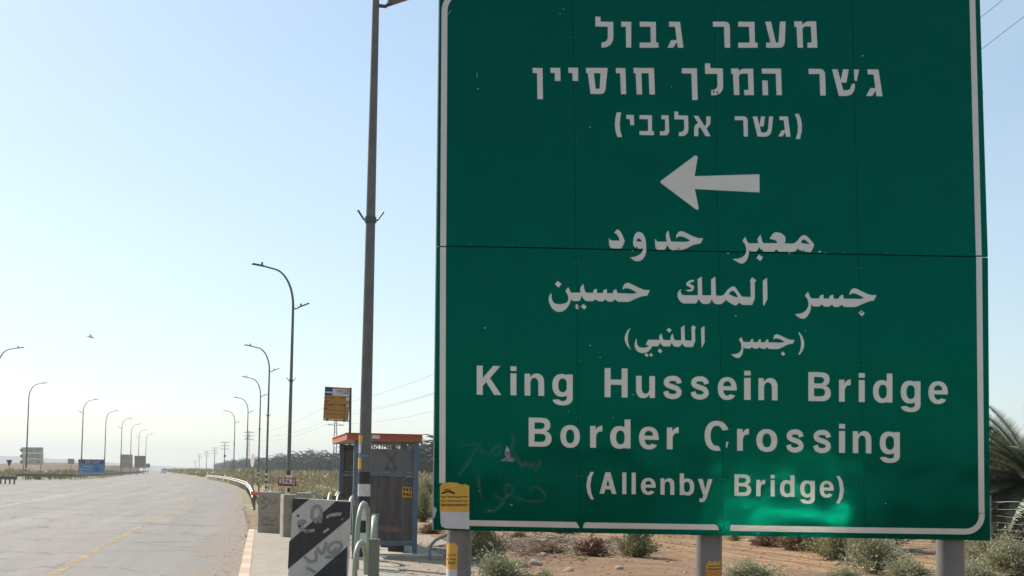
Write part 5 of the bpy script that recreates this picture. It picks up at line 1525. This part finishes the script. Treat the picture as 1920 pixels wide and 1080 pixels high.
def shrub(kind, x, y, s, label, rz=None, sz=None, group="desert shrubs on the bare ground"):
    spec = {"sage": (11, 1.1, 0.75, 5200, 0.055, M_SAGE), "olive": (23, 1.2, 0.9, 5000, 0.06, M_OLIVE), "rust": (31, 0.9, 0.4, 1500, 0.075, M_RUST), "dry": (37, 1.1, 0.45, 2200, 0.08, M_DRY)}[kind]
    loc = (x, y, gz(x, y) - 0.02)
    rz = rnd.uniform(0, 6.28) if rz is None else rz
    scale = (s * (1.22 if kind == 'sage' else 1.05), s, (sz or s) * (0.9 if kind == 'sage' else 1.0))
    if kind not in PROTO:
        sd_, w, h, nl, lf, m = spec
        o = thing("shrub", label, "shrub", loc, rz, group)
        a, b = shrub_mesh(sd_, w, h, nl, lf)
        a.build("foliage", m, o, recalc=False); b.build("stem", M_TWIG, o, recalc=False)
        PROTO[kind] = (o, kids_of(o)); o.scale = scale
        return o
    src, k = PROTO[kind]
    o = copy_thing(src, k, loc, rz, label, scale); o["group"] = group
    return o
def shrub_px(kind, px, py, wpx, label, zr=1.0):
    p = on_ground(px, py)
    s = wpx * p.y / F_PX / 1.15 * (1.6 if wpx > 50 else 1.3)
    return shrub(kind, p.x, p.y, s, label, None, s * zr)
for a in (("olive", 1193, 1041, 66, "round green shrub alone on the sand between the left and middle sign posts", 0.8),
          ("olive", 905, 1052, 62, "loose green shrub right beside the stickered left sign post", 1.15),
          ("sage", 935, 1096, 92, "grey green shrub at the foot of the stickered left sign post", 0.75),
          ("sage", 1022, 1101, 60, "low sage shrub cut by the bottom edge between the left and middle posts", 0.6),
          ("rust", 1112, 1042, 66, "rust coloured dead shrub on the rubble heap", 0.95),
          ("olive", 1566, 1049, 76, "green shrub left of the pair in front of the wire fence", 0.8),
          ("sage", 1632, 1073, 96, "biggest grey green shrub left of the right sign post", 0.95),
          ("sage", 1702, 1083, 64, "low grey green shrub touching the left side of the right sign post", 0.7),
          ("sage", 1842, 1066, 66, "tall sage shrub in front of the wire fence by the right sign post", 1.15),
          ("sage", 1893, 1078, 92, "sage shrub at the right edge of the photo below the palm", 0.9),
          ("sage", 1826, 1090, 70, "low sage shrub at the foot of the right sign post", 0.6),
          ("sage", 1404, 1092, 84, "low sage shrub cut by the bottom edge right of the middle post", 0.5),
          ("sage", 1580, 1098, 60, "low sage shrub cut by the bottom edge under the sign", 0.5),
          ("rust", 1440, 1024, 66, "dark dry shrub under the sign edge right of the middle post", 0.9),
          ("dry", 1495, 1031, 76, "brown bush under the bright part of the sign", 0.95),
          ("olive", 1652, 1030, 90, "green bush showing just under the sign edge", 0.75),
          ("olive", 792, 978, 44, "tall green bush right of the bus shelter", 1.3),
          ("olive", 800, 955, 46, "dark bush behind the tall green bush right of the shelter", 1.2),
          ("olive", 782, 950, 34, "bush peeping out from behind the right shelter post", 1.2),
          ("dry", 806, 1000, 46, "dry brown tuft at the right of the bus shelter", 0.7),
          ("dry", 1024, 1035, 70, "brown dry tuft on the rubble heap left of the rusty shrub", 0.4)):
    shrub_px(*a)
r_ = random.Random(44)
lab = ["dry tan tuft on the open ground behind the sign", "small dull shrub on the open ground behind the sign"]
for i in range(12):
    px = r_.uniform(900, 1900); py = r_.uniform(985, 1016)
    o = shrub_px("dry" if i % 2 == 0 else "olive", px, py, r_.uniform(24, 46), lab[i % 2], r_.uniform(0.5, 0.9))
    o["group"] = "small tufts on the ground behind the sign"
# a field of scrub nobody could count
def scrub_field():
    mb = MB()
    r = random.Random(91)
    for i in range(760):
        y = 34 * (360 / 34) ** (r.random() ** 0.8)
        xr = x_right(y) + 1.6
        gro = grove_x(y) + 6
        x_ = xr + (gro - xr) * (r.random() ** 0.9)
        if -4.9 < x_ < 0.6 and y < 38: continue
        s = r.uniform(0.35, 1.0) * (1 + y / 500)
        w, h = s * r.uniform(1.3, 2.4), s * r.uniform(0.55, 0.95)
        n = int(max(26, min(420, 9000 / y)))
        sz = max(0.055, 0.0016 * y)
        lumps = [Vector((r.gauss(0, w * 0.25), r.gauss(0, w * 0.25), h * r.uniform(0.3, 0.8))) for _ in range(7)]
        for k in range(n):
            c = lumps[k % 7]
            d = Vector((r.gauss(0, 1), r.gauss(0, 1), r.gauss(0, 0.8))).normalized()
            p = c + d * w * 0.2 * r.random() ** 0.5
            p.z = max(p.z, 0.02)
            o = (d * 0.5 + Vector((r.gauss(0, .4), r.gauss(0, .4), 0.7))).normalized()
            sd_ = o.cross(Vector((r.gauss(0, 1), r.gauss(0, 1), .2))).normalized()
            l = sz * r.uniform(0.7, 1.6)
            b = Vector((x_, y, 0)) + p
            mb.add([b - sd_ * l * 0.3, b + sd_ * l * 0.3, b + o * l], [(0, 1, 2)])
    for i in range(520):
        y = 150 * (900 / 150) ** r.random()
        x_ = x_right(y) + 3.5 + (grove_x(y) + 4 - x_right(y)) * r.random() ** 1.4
        w, h = r.uniform(1.6, 4.0), r.uniform(0.7, 1.6)
        for k in range(34):
            p = Vector((x_ + r.gauss(0, w * .35), y + r.gauss(0, w * .35), h * r.random()))
            o = Vector((r.gauss(0, .4), r.gauss(0, .4), .8)).normalized(); sd_ = o.cross(Vector((r.gauss(0, 1), r.gauss(0, 1), .2))).normalized()
            l = r.uniform(0.35, 0.8)
            mb.add([p - sd_ * l * .4, p + sd_ * l * .4, p + o * l], [(0, 1, 2)])
    o = mb.build("scrub", M_FIELD, recalc=False)
    structure(o, "stuff")
def grove_x(y): return lerp_tab([(60, 7.5), (150, 2), (247, -15), (401, -56), (475, -77), (584, -110), (917, -200), (1600, -368)], y)
scrub_field()
def left_scrub():
    mb = MB(); r = random.Random(17)
    for i in range(420):
        y = r.uniform(150, 330); xl = x_left(y) - 3
        x_ = xl - r.random() ** 1.3 * 70
        w, h = r.uniform(1.0, 3.2), r.uniform(0.3, 1.0)
        for k in range(26):
            p = Vector((x_ + r.gauss(0, w * .35), y + r.gauss(0, w * .35), h * r.random()))
            o = Vector((r.gauss(0, .4), r.gauss(0, .4), .8)).normalized(); sd_ = o.cross(Vector((r.gauss(0, 1), r.gauss(0, 1), .2))).normalized()
            l = r.uniform(0.25, 0.6)
            mb.add([p - sd_ * l * .35, p + sd_ * l * .35, p + o * l], [(0, 1, 2)])
    structure(mb.build("scrub", M_FIELD, recalc=False), "stuff")
left_scrub()

# date palms
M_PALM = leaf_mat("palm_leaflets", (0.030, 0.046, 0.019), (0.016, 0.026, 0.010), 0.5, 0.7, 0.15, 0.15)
M_PTRUNK = mat("palm_trunk", (0.13, 0.095, 0.065), 0.95, (0.08, 0.06, 0.045), 6, 0.8)
def palm_crown(seed, n_fr, length, n_leaf, leaf_len, lw, z0, droop=1.0, lowest=-0.35):
    r = random.Random(seed); mb = MB()
    for f in range(n_fr):
        az = f * 2.39996 + r.uniform(-.2, .2)
        el = math.asin(max(-0.9, min(0.99, lowest + (1.28 - lowest) * ((f + 0.5) / n_fr) * 0.78)))
        Ln = length * r.uniform(0.85, 1.1)
        hd = Vector((math.cos(az), math.sin(az), 0))
        pts = []; p = Vector((0, 0, z0)); e = el
        m = 9
        for i in range(m + 1):
            pts.append(p.copy())
            p = p + (hd * math.cos(e) + Vector((0, 0, math.sin(e)))) * Ln / m
            e -= droop * (0.05 + 0.012 * i) * r.uniform(0.8, 1.2)
        mb.tube(pts, [0.03 * Ln / 3 * (1 - i / (m + 1)) + 0.003 for i in range(m + 1)], 3, cap=False)
        for k in range(n_leaf):
            t = 0.12 + 0.88 * k / n_leaf
            i = min(int(t * m), m - 1)
            q = pts[i].lerp(pts[i + 1], t * m - i); tn = (pts[i + 1] - pts[i]).normalized()
            sdv = tn.cross(Vector((0, 0, 1))); sdv = sdv.normalized() if sdv.length > 1e-3 else Vector((1, 0, 0))
            up = sdv.cross(tn)
            for s in (-1, 1):
                d = (tn * 0.75 + sdv * s * 0.75 + up * r.uniform(0.1, 0.5)).normalized()
                l = leaf_len * math.sin(math.pi * (0.15 + 0.8 * t)) * r.uniform(0.8, 1.15)
                w_ = (tn * 0.8 - up * 0.4).normalized() * lw
                mb.add([q - w_, q + w_, q + d * l - Vector((0, 0, l * 0.06))], [(0, 1, 2)])
    return mb
def palm_trunk(h, r0):
    mb = MB(); pts = []; rad = []
    for i in range(int(h / 0.25) + 1):
        pts.append((0, 0, -0.2 + 0.25 * i)); rad.append(r0 * (1.12 if i % 2 else 0.95))
    mb.tube(pts, rad, 9)
    return mb
protos = []
plab = "date palm in the dark plantation beyond the scrub"
for v in range(3):
    h = (3.5, 4.0, 3.0)[v]
    o = thing("date_palm", plab, "palm tree", (0, 0, 0), 0, "date palms in the plantation")
    palm_crown(100 + v, 46, 3.9, 18, 0.80, 0.10, h, 1.15, -0.75).build("crown", M_PALM, o, recalc=False)
    palm_trunk(h, 0.24).build("trunk", M_PTRUNK, o)
    protos.append((o, kids_of(o)))
r_ = random.Random(3)
cnt = 0
for rowi in range(3):
    y = 84 + rowi * 3.5
    while y < 1500 and cnt < (120, 220, 290)[rowi]:
        xg = grove_x(y) + rowi * 7.5 + r_.uniform(-1.3, 1.3)
        vis = (xg / y) * 2400 + 960
        if vis < 860:
            s = r_.uniform(0.88, 1.15)
            s *= 0.86 if y < 200 else 1.32
            loc = (xg, y + r_.uniform(-1, 1), -0.05); rz = r_.uniform(0, 6.28)
            src, k = protos[cnt % 3]
            if cnt < 3:
                src.location = loc; src.rotation_euler = (0, 0, rz); src.scale = (s, s, s)
            else: copy_thing(src, k, loc, rz, plab, (s, s, s * r_.uniform(0.92, 1.08)))
            cnt += 1
        y += 6.4 if y < 420 else (9.0 if y < 700 else 16.0)
# leaf mass closing the sky gaps between and behind the plantation's rows
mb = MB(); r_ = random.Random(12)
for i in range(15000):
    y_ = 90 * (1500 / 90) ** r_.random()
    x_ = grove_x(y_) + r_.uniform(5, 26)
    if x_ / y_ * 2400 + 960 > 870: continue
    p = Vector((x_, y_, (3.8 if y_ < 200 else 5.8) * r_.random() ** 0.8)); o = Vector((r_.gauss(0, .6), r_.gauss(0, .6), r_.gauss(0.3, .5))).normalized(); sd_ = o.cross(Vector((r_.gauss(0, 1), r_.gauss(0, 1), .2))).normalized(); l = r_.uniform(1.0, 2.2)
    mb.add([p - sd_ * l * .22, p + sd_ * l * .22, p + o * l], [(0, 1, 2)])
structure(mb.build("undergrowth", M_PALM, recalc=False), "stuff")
# broad palm at the right edge
PX, PY = px_at(1945, 33, 2.5), 33.0
op = thing("date_palm", "large grey green date palm with arching fronds at the right edge behind the wire fence", "palm tree", (PX, PY, -0.05))
M_PALM2 = leaf_mat("dusty_palm_leaflets", (0.15, 0.172, 0.095), (0.075, 0.092, 0.045), 0.42, 1.5, 0.0, 0.3)
palm_crown(7, 135, 3.2, 92, 0.46, 0.020, 1.7, 0.62, -0.6).build("crown", M_PALM2, op, recalc=False)
palm_trunk(2.0, 0.32).build("trunk", M_PTRUNK, op)
PX2 = px_at(1888, 39, 2.5)
op2 = thing("date_palm", "smaller palm clump filling the gap between the sign and the large right palm", "palm tree", (PX2, 39, -0.05))
palm_crown(9, 125, 3.0, 84, 0.48, 0.024, 1.6, 0.65, -0.6).build("crown", M_PALM2, op2, recalc=False)
palm_trunk(2.0, 0.3).build("trunk", M_PTRUNK, op2)

# ------------------------------------------------------------------ wire mesh fence on the right
FA, FB = Vector((px_at(1560, 30, 0.5), 30.0, 0)), Vector((px_at(2010, 25.2, 0.5), 25.2, 0))
fence = thing("wire_fence", "grey wire mesh fence on thin posts behind the shrubs and in front of the palm", "fence", FA)
fd = (FB - FA); fl = fd.length; fu = fd / fl
def fp(s, z): p = FA + fu * s; return Vector((p.x - FA.x, p.y - FA.y, gz(p.x, p.y) * 0 + z - 0.03))
mb = MB()
for z in (0.10, 0.22, 0.34, 0.46, 0.58, 0.72, 0.86, 1.0, 1.15, 1.3):
    pts = [fp(fl * i / 30, z + 0.012 * math.sin(i * 1.7 + z * 9)) for i in range(31)]
    mb.tube(pts, 0.003 if z < 1.3 else 0.005, 3, cap=False)
s = 0.0
while s < fl:
    mb.tube([fp(s, 0.08), fp(s, 1.3)], 0.0024, 3, cap=False); s += 0.16
mb.build("wire_mesh", M_GALV, fence)
s = 0.3
while s < fl:
    mb = MB(); a = fp(s, -0.2); mb.tube([a, fp(s, 1.42)], 0.028, 8); mb.build("post", M_GALV, fence); s += 1.28
mb = MB(); mb.tube([fp(2.2, 0.05), fp(0.7, 0.55)], 0.02, 6); mb.build("brace", M_GALV, fence)

# ------------------------------------------------------------------ stones, rubble, litter
M_STONE = mat("pale_stone", (0.42, 0.34, 0.27), 0.95, (0.30, 0.23, 0.17), 5, 0.9, 0.5, 25)
def stone_mesh(seed, n=2):
    bm = bmesh.new(); bmesh.ops.create_icosphere(bm, subdivisions=n, radius=0.5)
    off = Vector((seed * 3.7, seed * 1.3, 0))
    for v in bm.verts:
        v.co *= 1 + 0.45 * noise.noise(v.co * 1.9 + off) + 0.15 * noise.noise(v.co * 5 + off)
        v.co.z *= 0.55
    vs = [tuple(v.co) for v in bm.verts]; fs = [tuple(v.index for v in f.verts) for f in bm.faces]
    bm.free()
    return vs, fs
SM = [stone_mesh(i) for i in range(5)]
SM1 = [stone_mesh(i + 9, 1) for i in range(5)]
ST = [(1017, 1042, 22, "pale boulder left of the rusty shrub"), (1004, 1059, 30, "flat pale stone in the middle of the rubble heap"), (1098, 1040, 17, "grey stone just under the rusty shrub"), (1021, 1021, 16, "stone at the top of the rubble heap"), (1160, 1068, 20, "flat stone at the right foot of the rubble heap"), (1066, 1070, 22, "brown stone near the bottom edge, below the rusty shrub"), (1570, 1058, 15, "small pale stone by the fence side shrubs"), (806, 985, 18, "white stone beside the right shelter post"), (796, 992, 14, "smaller white stone by the right shelter post"), (1405, 1016, 14, "stone under the sign just right of the middle post"), (925, 1004, 18, "pale stone under the sign edge by the left post"), (948, 1000, 12, "small pale stone under the sign edge")]
for i, (px, py, w_, lb) in enumerate(ST):
    p = on_ground(px, py); s = w_ * p.y / F_PX * 0.85
    mb = MB(); mb.add(*SM[i % 5]); o = mb.build("stone", M_STONE, None, smooth=False)
    o.location = (p.x, p.y, gz(p.x, p.y) + s * 0.12); o.scale = (s, s, s); o.rotation_euler = (rnd.uniform(-.2, .2), rnd.uniform(-.2, .2), rnd.uniform(0, 6))
    tag(o, lb, "stone", "loose stones on the bare ground")
mb = MB(); r_ = random.Random(66)
def pebble(x_, y_, s):
    vs, fs = SM1[r_.randrange(5)]
    a = r_.uniform(0, 6.28); ca, sa = math.cos(a), math.sin(a); sz = r_.uniform(0.5, 1.1)
    z = gz(x_, y_)
    if -3.6 < x_ < 0 and y_ < 30 and z < 0: z = 0.012
    mb.add([(x_ + s * (v[0] * ca - v[1] * sa), y_ + s * (v[0] * sa + v[1] * ca) * 0.8, z + s * sz * v[2] * 0.9 + s * 0.1) for v in vs], fs)
for i in range(1500):
    pebble(r_.gauss(-0.1, 1.7), r_.gauss(31, 2.6), 0.03 + 0.09 * r_.random() ** 3)
for i in range(900):
    pebble(r_.uniform(-2.0, 11), r_.uniform(20, 44), 0.02 + 0.07 * r_.random() ** 3)
for i in range(800):
    y_ = r_.uniform(16, 31); pebble(r_.uniform(-1.8, 1.2), y_, 0.015 + 0.045 * r_.random() ** 3)
for i in range(1500):
    y_ = r_.uniform(17, 60); pebble(x_right(y_) - abs(r_.gauss(0, 0.32)) + 0.12, y_, 0.014 + 0.05 * r_.random() ** 3)
structure(mb.build("rubble", M_STONE), "stuff")
# dry twigs on the heap
mb = MB()
for i in range(420):
    x_, y_ = r_.gauss(0.6, 2.2), r_.gauss(28.5, 2.4); a = r_.uniform(0, 6.28); l = r_.uniform(0.1, 0.55); z = gz(x_, y_)
    if x_ < -1.2 or y_ < 24 or x_ > 2.4: continue
    mb.tube([(x_, y_, z + 0.01), (x_ + l * .5 * math.cos(a), y_ + l * .5 * math.sin(a), z + r_.uniform(.03, .12)), (x_ + l * math.cos(a + .3), y_ + l * math.sin(a + .3), z + r_.uniform(.0, .1))], [0.009, 0.007, 0.003], 4, cap=False)
structure(mb.build("dry_twigs", M_TWIG), "stuff")
# bent pipe by the left sign post
p0 = on_ground(805, 1052)
mb = MB(); pp_ = [at_depth(805, 1056, p0.y), at_depth(806, 1030, p0.y), at_depth(809, 1021, p0.y), at_depth(818, 1012, p0.y + .1), at_depth(832, 1006, p0.y + .15), at_depth(846, 998, p0.y + .2)]
mb.tube(pp_, 0.028, 8)
tag(mb.build("bent_pipe", M_GALV, None, smooth=True, origin=(p0.x, p0.y, 0)), "bent grey pipe sticking out of the ground beside the left sign post", "pipe")
# litter
def crumple(seed, px, py, w_, m, lb, z=0.02, name="litter"):
    p = on_ground(px, py, z); s = w_ * p.y / F_PX
    vs, fs = stone_mesh(seed, 2); mb = MB(); mb.add(vs, fs)
    o = mb.build(name, m); o.location = (p.x, p.y, z + s * 0.2); o.scale = (s, s * 0.7, s * 0.9); o.rotation_euler = (0, 0.3, seed)
    return o
M_WPL = mat("white_plastic", (0.75, 0.76, 0.78), 0.4); M_BPL = mat("bluish_plastic", (0.45, 0.55, 0.66), 0.3)
def bottle(px, py, lb, m, rz):
    p = on_ground(px, py, 0.0)
    o = thing("plastic_bottle", lb, "bottle", (p.x, p.y, 0.045), rz)
    mb = MB(); mb.tube([(-0.13, 0, 0), (-0.125, 0, 0), (0.05, 0, 0), (0.09, 0, 0), (0.115, 0, 0)], [0.02, 0.036, 0.036, 0.022, 0.013], 12); mb.build("body", m, o, smooth=True)
    mb = MB(); mb.tube([(0.115, 0, 0), (0.14, 0, 0)], 0.016, 10); mb.build("cap", mat("blue_cap", (0.05, 0.15, 0.45), 0.5), o)
bottle(466, 1008, "crushed bluish bottle on the road edge by the kerb", M_BPL, 1.2)
bottle(723, 1049, "white bottle lying on the shaded gravel in front of the shelter", M_WPL, 0.5)
tag(crumple(3, 474, 955, 6, M_WPL, ""), "crumpled white litter by the foot of the crash barrier", "litter")
tag(crumple(5, 481, 940, 4, M_WPL, ""), "tiny white scrap of litter under the crash barrier", "litter")

# ------------------------------------------------------------------ the dusty air
hz_ = MB(); hz_.box((0, 0, 34), (8400, 8400, 70))
haze = hz_.build("haze", [])
haze.data.materials.clear()
hm = bpy.data.materials.new("dusty_air"); hm.use_nodes = True
hm.node_tree.nodes.clear()
pv_ = hm.node_tree.nodes.new("ShaderNodeVolumePrincipled")
pv_.inputs["Color"].default_value = (0.70, 0.765, 0.86, 1)
pv_.inputs["Density"].default_value = 0.00028
pv_.inputs["Anisotropy"].default_value = 0.0
ho = hm.node_tree.nodes.new("ShaderNodeOutputMaterial")
hm.node_tree.links.new(pv_.outputs[0], ho.inputs["Volume"])
haze.data.materials.append(hm)
structure(haze, "stuff")
